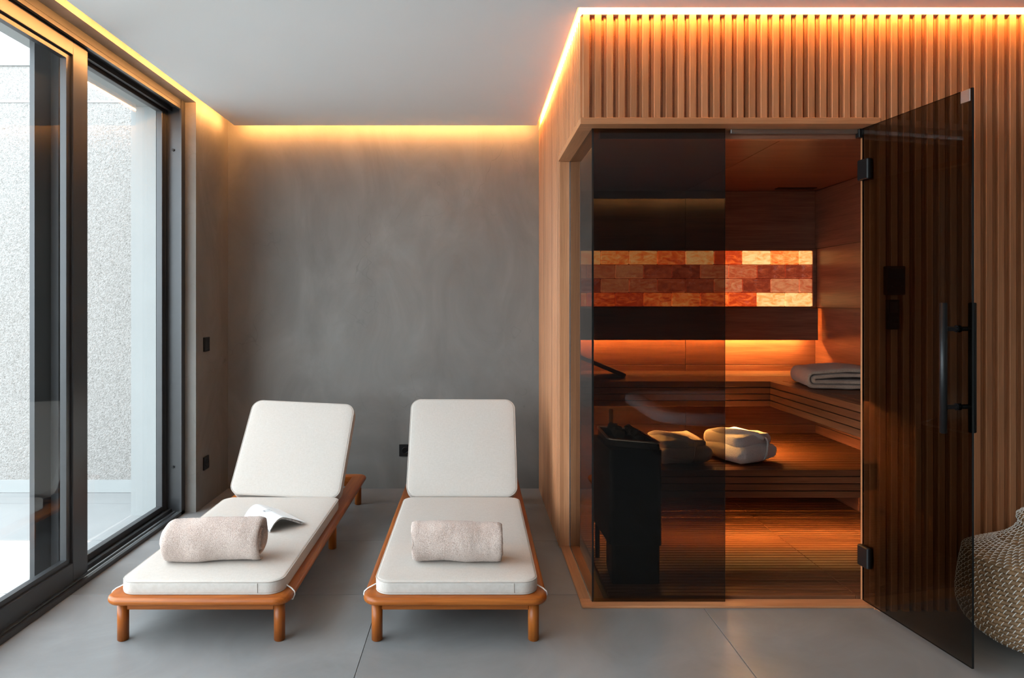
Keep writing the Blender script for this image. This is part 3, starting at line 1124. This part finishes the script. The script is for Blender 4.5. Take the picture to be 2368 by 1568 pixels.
hb = [Vector((0.615, 3.56, 0)), Vector((0.868, 3.54, 0)), Vector((0.868, 3.175, 0)), Vector((0.628, 3.19, 0))]
prism('body', hb, 0.20, ZH - 0.03, 'black_metal', ht)
hb2 = [Vector((0.660, 3.45, 0)), Vector((0.860, 3.45, 0)), Vector((0.860, 3.178, 0)), Vector((0.635, 3.178, 0))]
prism('base', hb2, 0.022, 0.20, 'black_metal', ht)
prism('top_collar', [Vector((p.x * 1.0, p.y, 0)) for p in tray], ZH - 0.045, ZH - 0.002, 'black_metal', ht, scale0=1.03, hollow=0.12, bevel_r=0.03)
rim = []
cc = sum(tray, Vector()) / 4
for i_ in range(4):
    p0, p1, p2 = tray[i_ - 1], tray[i_], tray[(i_ + 1) % 4]
    a, b_ = (p0 - p1).normalized() * 0.035, (p2 - p1).normalized() * 0.035
    for t in (0, 0.25, 0.5, 0.75, 1):
        rim.append((p1 + a) * (1 - t) ** 2 + p1 * 2 * t * (1 - t) + (p1 + b_) * t ** 2 - cc)
link('tray_rim', tube_mesh('tray_rim', rim, 0.006, 8, True), 'steel', ht, cc, True)
for fx, fy in ((0.63, 3.52), (0.84, 3.50)):
    link('foot', cyl_mesh('foot', 0.012, 0.18, 12), 'black_metal', ht, (fx, fy, 0.112))

STN = []
for v_ in range(4):
    bm = bmesh.new()
    bmesh.ops.create_icosphere(bm, subdivisions=2, radius=1.0)
    rnd = random.Random(v_ + 50)
    for v in bm.verts:
        d = 1 + 0.55 * noise.noise(v.co * 1.6 + Vector((v_ * 9, 0, 0)))
        v.co = Vector((v.co.x * d * 1.2, v.co.y * d, v.co.z * d * 0.75))
    me = bpy.data.meshes.new('heater_stone')
    bm.to_mesh(me)
    bm.free()
    me.materials.append(MATS['stone_dark'])
    STN.append(me)
rnd = random.Random(5)
q = 0
for a in range(5):
    for b_ in range(2):
        u, v = (a + 0.5 + rnd.uniform(-0.06, 0.06)) / 5, (b_ + 0.5 + rnd.uniform(-0.08, 0.08)) / 2
        u, v = 0.12 + 0.76 * u, 0.14 + 0.72 * v
        p = (tray[0] * (1 - v) + tray[1] * v) * (1 - u) + (tray[3] * (1 - v) + tray[2] * v) * u
        o = link('heater_stone', STN[q % 4], None, None, (p.x, p.y, ZH + 0.006 + rnd.uniform(0, 0.010)))
        s_ = rnd.uniform(0.0215, 0.0245)
        o.scale = (s_, s_, s_)
        o.rotation_euler = (rnd.uniform(0, 3), rnd.uniform(0, 0.5), rnd.uniform(0, 6))
        tag(o, 'rough dark stone lying in the black heater tray', 'stone', 'stones in the heater tray')
        q += 1
# round wooden stick behind the heater tray
yk = 3.66
o = link('wooden_rod', cyl_mesh('wooden_rod', 0.0115, Z(946, yk) - 0.022, 18, 0.003), 'cedar_z', None, (X(1413, yk), yk, (Z(946, yk) + 0.022) / 2), True)
tag(o, 'round upright wooden rod rising behind the heater stones', 'rod')

# ------------------------------------------------------------------ headrests


def headrest(label, x_tip, x_top, y0, y1, zb, hgt):
    e = empty('wooden_headrest', ((x_tip + x_top) / 2, (y0 + y1) / 2, zb))
    tag(e, label, 'headrest', 'sauna headrests')
    L_ = math.hypot(x_top - x_tip, hgt)
    an = math.atan2(hgt, abs(x_top - x_tip)) * (1 if x_top < x_tip else -1)
    n_ = 6
    w_ = (y1 - y0) / n_
    for k in range(n_):
        o_ = box('slat', -L_ / 2, L_ / 2, y0 + k * w_ + 0.003, y0 + (k + 1) * w_ - 0.003, -0.013, 0.013, 'bench_x', None, bev=0.002)
        o_.parent = e
        o_.location = (0, y0 + (k + 0.5) * w_ - (y0 + y1) / 2, hgt / 2 + 0.012)
        o_.rotation_euler = (0, an, 0)
    for yy in (y0 + 0.02, y1 - 0.04):
        xt = x_top + (0.03 if x_top < x_tip else -0.03)
        box('support', xt - 0.012, xt + 0.012, yy, yy + 0.02, zb, zb + hgt * 0.84, 'bench_z', e)


headrest('sloped wooden headrest at the left end of the upper bench', X(1447, 4.36), 0.60, 4.36, 4.66, ZU, 0.15)
headrest('sloped wooden headrest on the side wing beside the folded towel', 2.02, 2.33, 3.30, 3.60, ZU, 0.13)

# ------------------------------------------------------------------ towels and robes


def roll_mesh(name, length, turns, r0, pitch, thick, sy, sz, seed, start):
    nth = int(turns * 36)
    ce = []
    for k in range(nth + 1):
        th = 2 * math.pi * turns * k / nth
        r_ = r0 + pitch * th / (2 * math.pi)
        an = start + th
        ce.append((r_, an))
    nx = 52
    verts, faces = [], []
    m_ = nth + 1
    c_ = 2 * m_
    for j in range(nx + 1):
        f = j / nx
        x_ = -length / 2 + length * f
        e_ = min(j, nx - j)
        k_ = {0: 0.22, 1: 0.66, 2: 0.9}.get(e_, 1.0)
        out, inn = [], []
        for i_, (r_, an) in enumerate(ce):
            # inner turns stand a little back or out at the ends
            dx = 0.020 * noise.noise(Vector((i_ * 0.045, seed, 3.0 if f > 0.5 else 9.0))) * (1 if f > 0.5 else -1) * max(0.0, abs(f - 0.5) * 2 - 0.6) * 2.5
            tp = min(1.0, 0.35 + (m_ - 1 - i_) / 8.0)
            for sgn, lst in ((1, out), (-1, inn)):
                rr_ = r_ + sgn * thick / 2 * k_ * (tp if sgn > 0 else 1.0)
                y_, z_ = rr_ * math.cos(an) * sy, rr_ * math.sin(an) * sz
                lst.append((x_ + dx, y_, z_))
        verts += out + inn[::-1]
    for j in range(nx):
        for k in range(c_):
            faces.append((j * c_ + k, j * c_ + (k + 1) % c_, (j + 1) * c_ + (k + 1) % c_, (j + 1) * c_ + k))
    for j, flip in ((0, False), (nx, True)):
        for i_ in range(m_ - 1):
            f = (j * c_ + i_, j * c_ + i_ + 1, j * c_ + c_ - 2 - i_, j * c_ + c_ - 1 - i_)
            faces.append(f[::-1] if flip else f)
    me = fix_normals(mesh_from(name, verts, faces))
    puff(me, 0.010, 9, seed)
    puff(me, 0.0022, 120, seed + 4)
    zmin = min(v.co.z for v in me.vertices)
    for v in me.vertices:            # settle on a flat base
        h_ = v.co.z - zmin
        if h_ < 0.022:
            h_ = 0.010 + (h_ / 0.022) ** 2 * 0.012
        v.co.z = h_ - 0.010
    me.update()
    return me


ZCU = 0.2455        # top of the seat cushions
t1 = link('rolled_towel', roll_mesh('rolled_towel', 0.385, 3.4, 0.016, 0.0182, 0.0158, 1.05, 1.12, 1.0, 2.2), 'towel_beige', None, (-1.088, 2.895, ZCU), True)
t1.rotation_euler = (0, 0, R(3))
tag(t1, 'rolled beige terry towel on the lounger nearest the window', 'towel', 'rolled towels on the loungers')
t2 = link('rolled_towel', roll_mesh('rolled_towel', 0.366, 3.3, 0.014, 0.0182, 0.0158, 1.08, 1.08, 6.0, 3.6), 'towel_beige', None, (-0.068, 2.885, ZCU), True)
t2.rotation_euler = (0, 0, R(-2))
tag(t2, 'rolled beige terry towel on the lounger nearest the sauna', 'towel', 'rolled towels on the loungers')



def strip_mesh(name, prof, th, l, seed):
    """a thick cloth strip following prof in the x-z plane, l wide along y"""
    ny, half = 26, th * 0.48
    m_ = len(prof)
    nrm = []
    for i_ in range(m_):
        t_ = (prof[min(i_ + 1, m_ - 1)] - prof[max(i_ - 1, 0)]).normalized()
        nrm.append(Vector((-t_.z, 0, t_.x)))
    verts, faces = [], []
    c_ = 2 * m_
    for j in range(ny + 1):
        y_ = -l / 2 + l * j / ny
        e_ = min(j, ny - j)
        hf = half * {0: 0.4, 1: 0.85}.get(e_, 1.0)
        lo_ = [prof[i_] + nrm[i_] * hf * (0.5 if i_ in (0, m_ - 1) else 1) + Vector((0, y_, 0)) for i_ in range(m_)]
        hi_ = [prof[i_] - nrm[i_] * hf * (0.5 if i_ in (0, m_ - 1) else 1) + Vector((0, y_, 0)) for i_ in range(m_)]
        verts += lo_ + hi_[::-1]
    for j in range(ny):
        for k in range(c_):
            faces.append((j * c_ + k, j * c_ + (k + 1) % c_, (j + 1) * c_ + (k + 1) % c_, (j + 1) * c_ + k))
    for j in (0, ny):
        for i_ in range(m_ - 1):
            faces.append((j * c_ + i_, j * c_ + i_ + 1, j * c_ + c_ - 2 - i_, j * c_ + c_ - 1 - i_))
    me = fix_normals(mesh_from(name, verts, faces))
    puff(me, 0.004, 14, seed)
    return puff(me, 0.0012, 160, seed)


ft = empty('folded_towel', (2.075, 3.93, ZU + 0.004))
tag(ft, 'folded taupe terry towel on the side wing of the upper bench', 'towel')
th_, wt = 0.025, 0.34


def crownz(x_): return 0.016 * max(0.0, 1 - ((x_ - 0.03) / (wt / 2)) ** 2)


po1 = [Vector((wt / 2 - wt * k / 14, 0, th_ / 2)) for k in range(15)]
po1 += [Vector((-wt / 2 - 1.5 * th_ * math.sin(R(a)) * 0.8, 0, 2.0 * th_ - 1.5 * th_ * math.cos(R(a)))) for a in (25, 50, 75, 100, 125, 150)]
po1 += [Vector((-wt / 2 + wt * k / 14, 0, 3.5 * th_ + crownz(-wt / 2 + wt * k / 14))) for k in range(15)]
pi1 = [Vector((wt / 2 - 0.004 - (wt - 0.012) * k / 14, 0, 1.5 * th_)) for k in range(15)]
xq = wt / 2 - 0.004 - (wt - 0.012)
pi1 += [Vector((xq - 0.5 * th_ * math.sin(R(a)), 0, 2.0 * th_ - 0.5 * th_ * math.cos(R(a)))) for a in (45, 90, 135)]
pi1 += [Vector((xq + (wt - 0.012) * k / 14, 0, 2.5 * th_ + crownz(xq + (wt - 0.012) * k / 14) * 0.85)) for k in range(15)]
for nm_, pr_, sd_ in (('outer_fold', po1, 2.0), ('inner_fold', pi1, 5.0)):
    link(nm_, strip_mesh(nm_, pr_, th_, 0.40, sd_), 'towel_taupe', ft, wl(ft), True)
ft.rotation_euler = (0, 0, R(-12))


def robe(label, loc, yaw, w, l, h, seed):
    e = empty('folded_bathrobe', Vector(loc) + Vector((0, 0, 0.009)))
    e.rotation_euler = (0, 0, yaw)
    tag(e, label, 'bathrobe', 'folded bathrobes on the lower bench')
    b1 = slab_mesh('bundle', w, l, h * 0.62, 0.05, h * 0.28, 0.006, 8, 5, 6)
    subdivide(b1, 1)
    puff(b1, 0.016, 8, seed)
    puff(b1, 0.004, 40, seed)
    o_ = link('bundle', b1, 'robe_white', None, (0, 0, 0), True)
    o_.parent = e
    o_.location = (0, 0, 0.006)
    b2 = slab_mesh('top_fold', w * 0.93, l * 0.86, h * 0.44, 0.05, h * 0.19, 0.008, 8, 5, 6)
    subdivide(b2, 1)
    puff(b2, 0.018, 9, seed + 3)
    puff(b2, 0.004, 40, seed)
    o_ = link('top_fold', b2, 'robe_white', None, (0, 0, 0), True)
    o_.parent = e
    o_.location = (0.004, 0.02, h * 0.55)
    # lapel roll lying over the top
    pts = [Vector((-w * 0.34, l * 0.40, h * 0.96)), Vector((-w * 0.28, l * 0.15, h * 1.02)), Vector((-w * 0.12, -l * 0.1, h * 1.03)), Vector((w * 0.05, -l * 0.33, h * 0.99)), Vector((w * 0.1, -l * 0.44, h * 0.88))]
    lm = tube_mesh('lapel', [pts[0].lerp(pts[1], t) for t in (0, .5)] + [pts[1].lerp(pts[2], t) for t in (0, .5)] + [pts[2].lerp(pts[3], t) for t in (0, .5)] + [pts[3], pts[4]],
                   [0.012, 0.022, 0.024, 0.024, 0.024, 0.022, 0.018, 0.010], 10)
    puff(lm, 0.006, 20, seed)
    o_ = link('lapel', lm, 'robe_white', None, (0, 0, 0), True)
    o_.parent = e
    o_.location = (0, 0, 0)
    # belt around the bundle
    bp_ = []
    for k in range(36):
        a = 2 * math.pi * k / 36
        ca, sa_ = math.cos(a), math.sin(a)
        sx = abs(ca) ** 0.5 * (1 if ca >= 0 else -1)
        sz = abs(sa_) ** 0.5 * (1 if sa_ >= 0 else -1)
        bp_.append(Vector((0.10 * w + 0.01 * math.sin(3 * a), sx * (l / 2 + 0.004), max(0.008, h * 0.52 + sz * (h * 0.50)))))
    bm_ = tube_mesh('belt', bp_, 0.006, 6, True)
    o_ = link('belt', bm_, 'robe_white', None, (0, 0, 0), True)
    o_.parent = e
    o_.location = (0, 0, 0)
    return e


robe('white folded bathrobe right beside the heater on lower bench', (1.165, 3.975, ZL), R(12), 0.32, 0.30, 0.135, 3.0)
robe('white folded bathrobe in the middle of the lower bench', (1.545, 4.02, ZL), R(28), 0.31, 0.34, 0.150, 8.0)

# ================================================================== LOUNGERS


def sweep_rail(name, stations, prof, mat, parent, origin, mat_=None):
    """stations: (point on outer edge, inward normal); prof: (inset, z)"""
    verts, faces = [], []
    m_ = len(prof)
    c0 = sum((s[0] for s in stations), Vector()) / len(stations)
    for st_ in stations:
        p, nrm = st_[0], st_[1]
        for d, z in prof:
            q_ = p + nrm * d
            if len(st_) > 2 and d > st_[4]:              # inside of the corner stays square
                q_ = st_[2] + st_[3] * (st_[4] - d)
            verts.append(q_ + Vector((0, 0, z)) - c0)
    for i_ in range(len(stations) - 1):
        for k in range(m_):
            faces.append((i_ * m_ + k, i_ * m_ + (k + 1) % m_, (i_ + 1) * m_ + (k + 1) % m_, (i_ + 1) * m_ + k))
    faces.append(tuple(range(m_)))
    faces.append(tuple(range((len(stations) - 1) * m_, len(stations) * m_))[::-1])
    me = fix_normals(mesh_from(name, verts, faces))
    o_ = link(name, me, mat, parent, c0 + origin)
    for p in me.polygons:
        p.use_smooth = True
    try:
        me.set_sharp_from_angle(angle=R(40))
    except Exception:
        pass
    return o_


def lounger(label, xc, yf, roll, tilt_deg):
    root = empty('sun_lounger', (xc, yf, 0))
    tag(root, label, 'sun lounger', 'teak loungers side by side')
    o0 = Vector((xc, yf, 0))
    Wd, Ln = 0.718, 1.95
    zt, zb = 0.187, 0.155
    rc = 0.062
    rw = 0.088
    # perimeter of the top frame
    per = []
    for cx, cy, a0 in ((Wd / 2 - rc, rc, 270), (Wd / 2 - rc, Ln - rc, 0), (-Wd / 2 + rc, Ln - rc, 90), (-Wd / 2 + rc, rc, 180)):
        per.append([(Vector((cx + rc * math.cos(R(a0 + 90 * k / 8)), cy + rc * math.sin(R(a0 + 90 * k / 8)), 0)),
                     -Vector((math.cos(R(a0 + 90 * k / 8)), math.sin(R(a0 + 90 * k / 8)), 0)),
                     Vector((cx, cy, 0)), Vector((1 if cx > 0 else -1, 1 if cy > Ln / 2 else -1, 0)), rc) for k in range(9)])
    r_ = (zt - zb) / 2
    prof = [(rw, zb), (rw, zt - 0.002), (rw - 0.003, zt)]
    for k in range(7):
        a = R(90 - 30 * k)
        prof.append((r_ - r_ * math.cos(a), (zt + zb) / 2 + r_ * math.sin(a)))
    # mitred pieces: the inset direction is blended inside the corner so the inner edge stays square

    def piece(c1, c2):
        st = c1[4:] + [(c1[-1][0].lerp(c2[0][0], t), c1[-1][1]) for t in (0.25, 0.5, 0.75)] + c2[:5]
        return st

    for a, b_, ax in ((3, 0, 'x'), (0, 1, 'y'), (1, 2, 'x'), (2, 3, 'y')):
        sweep_rail('rail', piece(per[a], per[b_]), prof, 'teak_' + ax, root, o0)
    # aprons
    ia = 0.052
    for y0 in (ia, Ln - ia - 0.024):
        box('apron', xc - Wd / 2 + ia + 0.02, xc + Wd / 2 - ia - 0.02, yf + y0, yf + y0 + 0.024, 0.122, zb, 'teak_x', root, bev=0.002)
    for x0 in (-Wd / 2 + ia, Wd / 2 - ia - 0.024):
        box('apron', xc + x0, xc + x0 + 0.024, yf + ia + 0.03, yf + Ln - ia - 0.03, 0.122, zb, 'teak_y', root, bev=0.002)
    # six legs
    for lx in (-1, 1):
        for ly in (0.064, 1.07, Ln - 0.064):
            lm = CACHE.get('leg')
            if lm is None:
                lm = cyl_mesh('leg', 0.0215, zb, 24, 0.003)
                lm.materials.append(MATS['teak_z'])
                for p in lm.polygons:
                    p.use_smooth = abs(p.normal.z) < 0.4
                CACHE['leg'] = lm
            link('leg', lm, None, root, (xc + lx * (Wd / 2 - 0.052), yf + ly, zb / 2))
    # bed slats
    for k in range(9):
        y0 = yf + 0.12 + k * 0.122
        box('bed_slat', xc - Wd / 2 + rw + 0.001, xc + Wd / 2 - rw - 0.001, y0, y0 + 0.085, 0.163, 0.180, 'teak_x', root, bev=0.002)
    for y0 in (1.40, 1.66):
        box('cross_bar', xc - Wd / 2 + rw + 0.001, xc + Wd / 2 - rw - 0.001, yf + y0, yf + y0 + 0.035, 0.135, 0.158, 'teak_x', root, bev=0.002)
    # seat cushion
    cw_, cl_, ct = 0.640, 1.172, 0.055
    me = slab_mesh('seat_cushion', cw_, cl_, ct, 0.065, 0.012, 0.003, 10, 4, 9)
    puff(me, 0.003, 6, xc)
    sc0 = link('seat_cushion', me, 'cushion_fabric', root, (xc + 0.004, yf + 0.034 + cl_ / 2, zt - 0.001), True)
    for z_, d_ in ((0.004, 0.004), (ct - 0.005, 0.003)):
        pts = [(x_, y_, z_) for x_, y_ in rr(cw_ - 2 * d_ + 0.002, cl_ - 2 * d_ + 0.002, 0.062, 10)]
        p_ = link('piping', tube_mesh('piping', pts, 0.0026, 6, True), 'piping_fabric', sc0, wl(sc0), True)
    box('side_seam', xc + cw_ * 0.355, xc + cw_ * 0.355 + 0.002, yf + 0.0325, yf + 0.036, zt + 0.008, zt + ct - 0.01, 'piping_fabric', sc0)
    # back cushion, tilted up
    bl = 0.596
    me = slab_mesh('back_cushion', cw_ - 0.012, bl, 0.068, 0.062, 0.014, 0.004, 10, 4, 9)
    puff(me, 0.003, 6, xc + 5)
    tilt = R(tilt_deg)
    yfold = yf + 0.034 + cl_ + 0.001
    Rm = Matrix.Rotation(tilt, 4, 'X') @ Matrix.Rotation(-roll, 4, 'Z')
    zf = zt + ct - 0.002
    # slab local: centre of length at origin; top face (z=t) must pass through the fold line
    Mx = Matrix.Translation(Vector((0.004, yfold - yf, zf))) @ Rm @ Matrix.Translation(Vector((0, bl / 2, -0.068)))
    bc = bpy.data.objects.new('back_cushion', me)
    me.materials.append(MATS['cushion_fabric'])
    for p in me.polygons: p.use_smooth = True
    col.objects.link(bc)
    bc.parent = root
    bc.matrix_local = Mx
    for z_ in (0.004, 0.064):
        pts = [(x_, y_, z_) for x_, y_ in rr(cw_ - 0.018, bl - 0.006, 0.059, 10)]
        pm = tube_mesh('piping', pts, 0.0026, 6, True)
        pm.materials.append(MATS['piping_fabric'])
        po_ = bpy.data.objects.new('piping', pm)
        col.objects.link(po_)
        po_.parent = bc
    # backrest frame under it: two long bars, cross slats, a prop
    Mb = Matrix.Translation(Vector((0, yfold - yf, zf))) @ Matrix.Rotation(tilt, 4, 'X')

    def blocal(name, x0, x1, y0, y1, z0, z1, mat):
        me_ = box_mesh(name, x1 - x0, y1 - y0, z1 - z0, mat, 0.002)
        ob = bpy.data.objects.new(name, me_)
        col.objects.link(ob)
        ob.parent = root
        ob.matrix_local = Mb @ Matrix.Translation(Vector(((x0 + x1) / 2, (y0 + y1) / 2, (z0 + z1) / 2)))
    for s_ in (-1, 1):
        blocal('backrest_bar', s_ * 0.245 - 0.018, s_ * 0.245 + 0.018, 0.03, 0.55, -0.094, -0.070, 'teak_y')
    for k in range(5):
        blocal('backrest_slat', -0.225, 0.225, 0.05 + k * 0.10, 0.11 + k * 0.10, -0.086, -0.071, 'teak_x')
    p0 = Mb @ Vector((0, 0.44, -0.095))
    for s_ in (-1, 1):
        pm = tube_mesh('prop', [p0 + Vector((s_ * 0.2, 0, 0)), Vector((s_ * 0.2, 1.675, 0.162))], 0.010, 10)
        pm.materials.append(MATS['teak_z'])
        ob = bpy.data.objects.new('prop', pm)
        col.objects.link(ob)
        ob.parent = root
    # cord loops tying the cushion to the frame
    for s_ in (-1, 1):
        pts = []
        y0 = 0.085
        xo_ = s_ * (Wd / 2)
        raw = [(s_ * (cw_ / 2 - 0.004), y0 + 0.015, zt + 0.018), (s_ * (cw_ / 2 + 0.016), y0 + 0.012, zt + 0.008), (xo_ - s_ * 0.012, y0 + 0.006, zt + 0.004),
               (xo_ + s_ * 0.001, y0, zt - 0.006), (xo_ + s_ * 0.003, y0 - 0.003, (zt + zb) / 2), (xo_ - s_ * 0.004, y0 - 0.004, zb - 0.003), (xo_ - s_ * 0.06, y0, zb - 0.005)]
        pm = tube_mesh('tie_cord', raw, 0.0026, 6)
        pm.materials.append(MATS['cord_white'])
        for p in pm.polygons: p.use_smooth = True
        ob = bpy.data.objects.new('tie_cord', pm)
        col.objects.link(ob)
        ob.parent = root
    return root


YFL = 2.636
l1 = lounger('teak lounger with white cushions beside the window, open booklet on its seat', -1.072, YFL, R(3.0), 54.0)
l2 = lounger('teak lounger with white cushions beside the sauna cabin', -0.075, YFL, R(0.2), 57.5)
# loose strap end hanging below the left lounger
pts = [(X(489, 2.95), 2.95, 0.155), (X(484, 2.95), 2.95, 0.125), (X(476, 2.95), 2.94, 0.095), (X(470, 2.95), 2.93, 0.070)]
pm = tube_mesh('tie_cord', [Vector(p) - Vector((-1.072, YFL, 0)) for p in pts], [0.003, 0.003, 0.0028, 0.002], 6)
link('tie_cord', pm, 'cord_white', l1, (-1.072, YFL, 0))

# ------------------------------------------------------------------ booklet lying open, face down
bk = empty('open_booklet', (-1.005, 3.365, ZCU + 0.002))
tag(bk, 'open white booklet lying face down on the window-side lounger', 'booklet')


def sheet(name, th, w0, w1, z_off, mat, x_in=0.0, l=0.26):
    """arched sheet: profile across x, length along y"""
    verts, faces = [], []
    n_ = 28
    prof = []
    for i_ in range(n_ + 1):
        f = i_ / n_
        x_ = -w0 + (w0 + w1) * f
        # high close to the spine on the left, long sweeping fall to the right
        if x_ < 0:
            z_ = 0.048 * (1 - (abs(x_) / w0) ** 2.2)
        else:
            z_ = 0.048 * (1 - (x_ / w1) ** 1.25) ** 1.15 if x_ < w1 else 0.0
        prof.append((x_, max(z_, 0.0) + z_off))
    for y_ in (-l / 2, l / 2):
        for x_, z_ in prof:
            verts.append((x_, y_, z_ + th))
        for x_, z_ in prof[::-1]:
            verts.append((x_, y_, z_))
    c_ = 2 * (n_ + 1)
    for k in range(c_):
        faces.append((k, (k + 1) % c_, c_ + (k + 1) % c_, c_ + k))
    for base, flip in ((0, False), (c_, True)):
        for i_ in range(n_):
            f = (base + i_, base + i_ + 1, base + c_ - 2 - i_, base + c_ - 1 - i_)
            faces.append(f[::-1] if flip else f)
    me = fix_normals(mesh_from(name, verts, faces))
    o_ = link(name, me, mat, bk, wl(bk), True)
    try:
        me.set_sharp_from_angle(angle=R(50))
    except Exception:
        pass
    return o_


bk.rotation_euler = (0, 0, R(42))
sheet('pages', 0.009, 0.060, 0.108, 0.001, 'page_edges', l=0.275)
sheet('cover', 0.0012, 0.062, 0.118, 0.0105, 'paper_white', l=0.285)
mk = mesh_from('printed_mark', [(-0.02, -0.012, 0.0605), (0.012, -0.012, 0.0590), (0.012, -0.006, 0.0590), (-0.02, -0.006, 0.0605),
                               (-0.02, 0.010, 0.0605), (0.012, 0.010, 0.0590), (0.012, 0.016, 0.0590), (-0.02, 0.016, 0.0605),
                               (-0.028, -0.012, 0.0602), (-0.020, -0.012, 0.0605), (-0.020, 0.016, 0.0605), (-0.028, 0.016, 0.0602)],
               [(0, 1, 2, 3), (4, 5, 6, 7), (8, 9, 10, 11)])
link('printed_mark', mk, 'paper_print', bk, wl(bk))

# ================================================================== SEAGRASS BASKET
BX, BY = 2.172, 2.660
bs = empty('seagrass_basket', (BX, BY, 0))
tag(bs, 'round lidded seagrass basket with white stitching beside the glass door', 'basket')


def bprof(t, pts):
    for (t0, a), (t1_, b_) in zip(pts, pts[1:]):
        if t <= t1_:
            f = (t - t0) / (t1_ - t0)
            return a + (b_ - a) * f
    return pts[-1][1]


body_pts = [(0.0, 0.105), (0.02, 0.155), (0.05, 0.201), (0.09, 0.236), (0.13, 0.254), (0.18, 0.256), (0.24, 0.250), (0.29, 0.243), (0.335, 0.234)]
coils = []
z = 0.009
while z < 0.332:
    coils.append((bprof(z, body_pts) - 0.008, z, 0.0088, 'body'))
    z += 0.0158
lid_pts = [(0.0, 0.226, 0.340), (0.12, 0.205, 0.352), (0.3, 0.168, 0.370), (0.5, 0.125, 0.391), (0.7, 0.088, 0.414), (0.85, 0.062, 0.438), (1.0, 0.049, 0.462)]
dist = 0.0
lp = [Vector((a[1], 0, a[2])) for a in lid_pts]
acc = [0.0]
for a, b_ in zip(lp, lp[1:]):
    acc.append(acc[-1] + (b_ - a).length)
s_ = 0.0
while s_ < acc[-1]:
    for k in range(len(lp) - 1):
        if acc[k] <= s_ <= acc[k + 1]:
            q_ = lp[k].lerp(lp[k + 1], (s_ - acc[k]) / (acc[k + 1] - acc[k]))
            break
    coils.append((q_.x, q_.z, 0.0088, 'lid'))
    s_ += 0.0158
for r_, z_ in ((0.053, 0.466), (0.051, 0.475), (0.057, 0.487), (0.056, 0.500), (0.044, 0.511), (0.027, 0.518), (0.013, 0.520)):
    coils.append((r_ - 0.006, z_, 0.0088, 'knob'))
bodyp = box('base_disc', BX - 0.06, BX + 0.06, BY - 0.06, BY + 0.06, 0.0, 0.006, 'seagrass', bs, bev=0.002)
lid = link('lid', cyl_mesh('lid', 0.20, 0.006, 40), 'seagrass', bs, (BX, BY, 0.337))
sv, sf = [], []
rnd = random.Random(3)
for ci, (r_, z_, cr, part) in enumerate(coils):
    nseg = 56 if r_ > 0.1 else 28
    pts = [(r_ * math.cos(2 * math.pi * k / nseg), r_ * math.sin(2 * math.pi * k / nseg), 0.0012 * math.sin(k * 1.7 + ci)) for k in range(nseg)]
    me = tube_mesh('coil', pts, cr, 6, True)
    link('coil', me, 'seagrass', bs if part == 'body' else lid, (BX, BY, z_), True)
    # stitches: short slanted loops over the coil, drifting round as they climb
    n_ = 54 if r_ > 0.12 else 27
    nxt = coils[min(ci + 1, len(coils) - 1)]
    slope = math.atan2(nxt[0] - r_, max(1e-4, nxt[1] - z_)) if ci + 1 < len(coils) else 0
    for k in range(n_):
        for dbl, (off, sl_) in enumerate(((0.0, 0.6), )):
            a0 = 2 * math.pi * (k + off - 0.22 * ci + rnd.uniform(-0.04, 0.04)) / n_
            path = []
            for t in (-0.8, -0.3, 0.25, 0.75):
                ph = R(t * 78) - slope           # angle round the coil section, 0 = outwards
                rad = r_ + (cr + 0.0012) * math.cos(ph)
                zz = z_ + (cr + 0.0012) * math.sin(ph)
                aa = a0 + (t * sl_ * 0.011) / max(r_, 0.02)
                path.append(Vector((rad * math.cos(aa), rad * math.sin(aa), zz)))
            base = len(sv)
            for i_, p in enumerate(path):
                tg = (path[min(i_ + 1, 3)] - path[max(i_ - 1, 0)]).normalized()
                o1 = Vector((p.x, p.y, 0)).normalized()
                u = tg.cross(o1).normalized()
                v = tg.cross(u)
                for c4 in range(4):
                    an = math.pi / 2 * c4
                    sv.append(p + (u * math.cos(an) + v * math.sin(an)) * 0.0014)
            for i_ in range(3):
                for c4 in range(4):
                    sf.append((base + i_ * 4 + c4, base + i_ * 4 + (c4 + 1) % 4, base + (i_ + 1) * 4 + (c4 + 1) % 4, base + (i_ + 1) * 4 + c4))
st = link('stitching', mesh_from('stitching', sv, sf), 'stitch_white', bs, (BX, BY, 0))
tag(st, 'short white stitches binding the coils', kind='stuff')

# ================================================================== HOT TUB (seen only as a reflection in the dark glass)
tb = empty('hot_tub', (2.4, -0.6, 0))
tag(tb, 'white acrylic hot tub mirrored in the dark sauna glass', 'hot tub')
tw, tl = 1.75, 1.75


def ring_mesh(name, loops):
    n_ = len(loops[0])
    verts = [v for l_ in loops for v in l_]
    faces = []
    for a in range(len(loops) - 1):
        for k in range(n_):
            faces.append((a * n_ + k, a * n_ + (k + 1) % n_, (a + 1) * n_ + (k + 1) % n_, (a + 1) * n_ + k))
    faces.append(tuple(range((len(loops) - 1) * n_, len(loops) * n_)))
    return fix_normals(mesh_from(name, verts, faces))


def lp_(d, z, r=0.42): return [(x, y, z) for x, y in rr(tw - 2 * d, tl - 2 * d, max(r - d, 0.05), 10)]


link('rim', ring_mesh('rim', [lp_(0.02, 0.30), lp_(0.0, 0.31), lp_(0.0, 0.36), lp_(0.02, 0.385), lp_(0.16, 0.39), lp_(0.19, 0.37),
                             lp_(0.24, 0.20), lp_(0.30, 0.18), lp_(0.42, 0.17), lp_(0.46, 0.04)]), 'acrylic', tb, (2.42, -0.52, 0), True)
link('cabinet', ring_mesh('cabinet', [lp_(0.05, 0.0), lp_(0.05, 0.301), lp_(0.10, 0.301)][:2] + [lp_(0.052, 0.302)]), 'tub_cabinet', tb, (2.42, -0.52, 0))
box('skimmer', 2.10, 2.22, 0.352, 0.360, 0.315, 0.345, 'black_metal', tb)
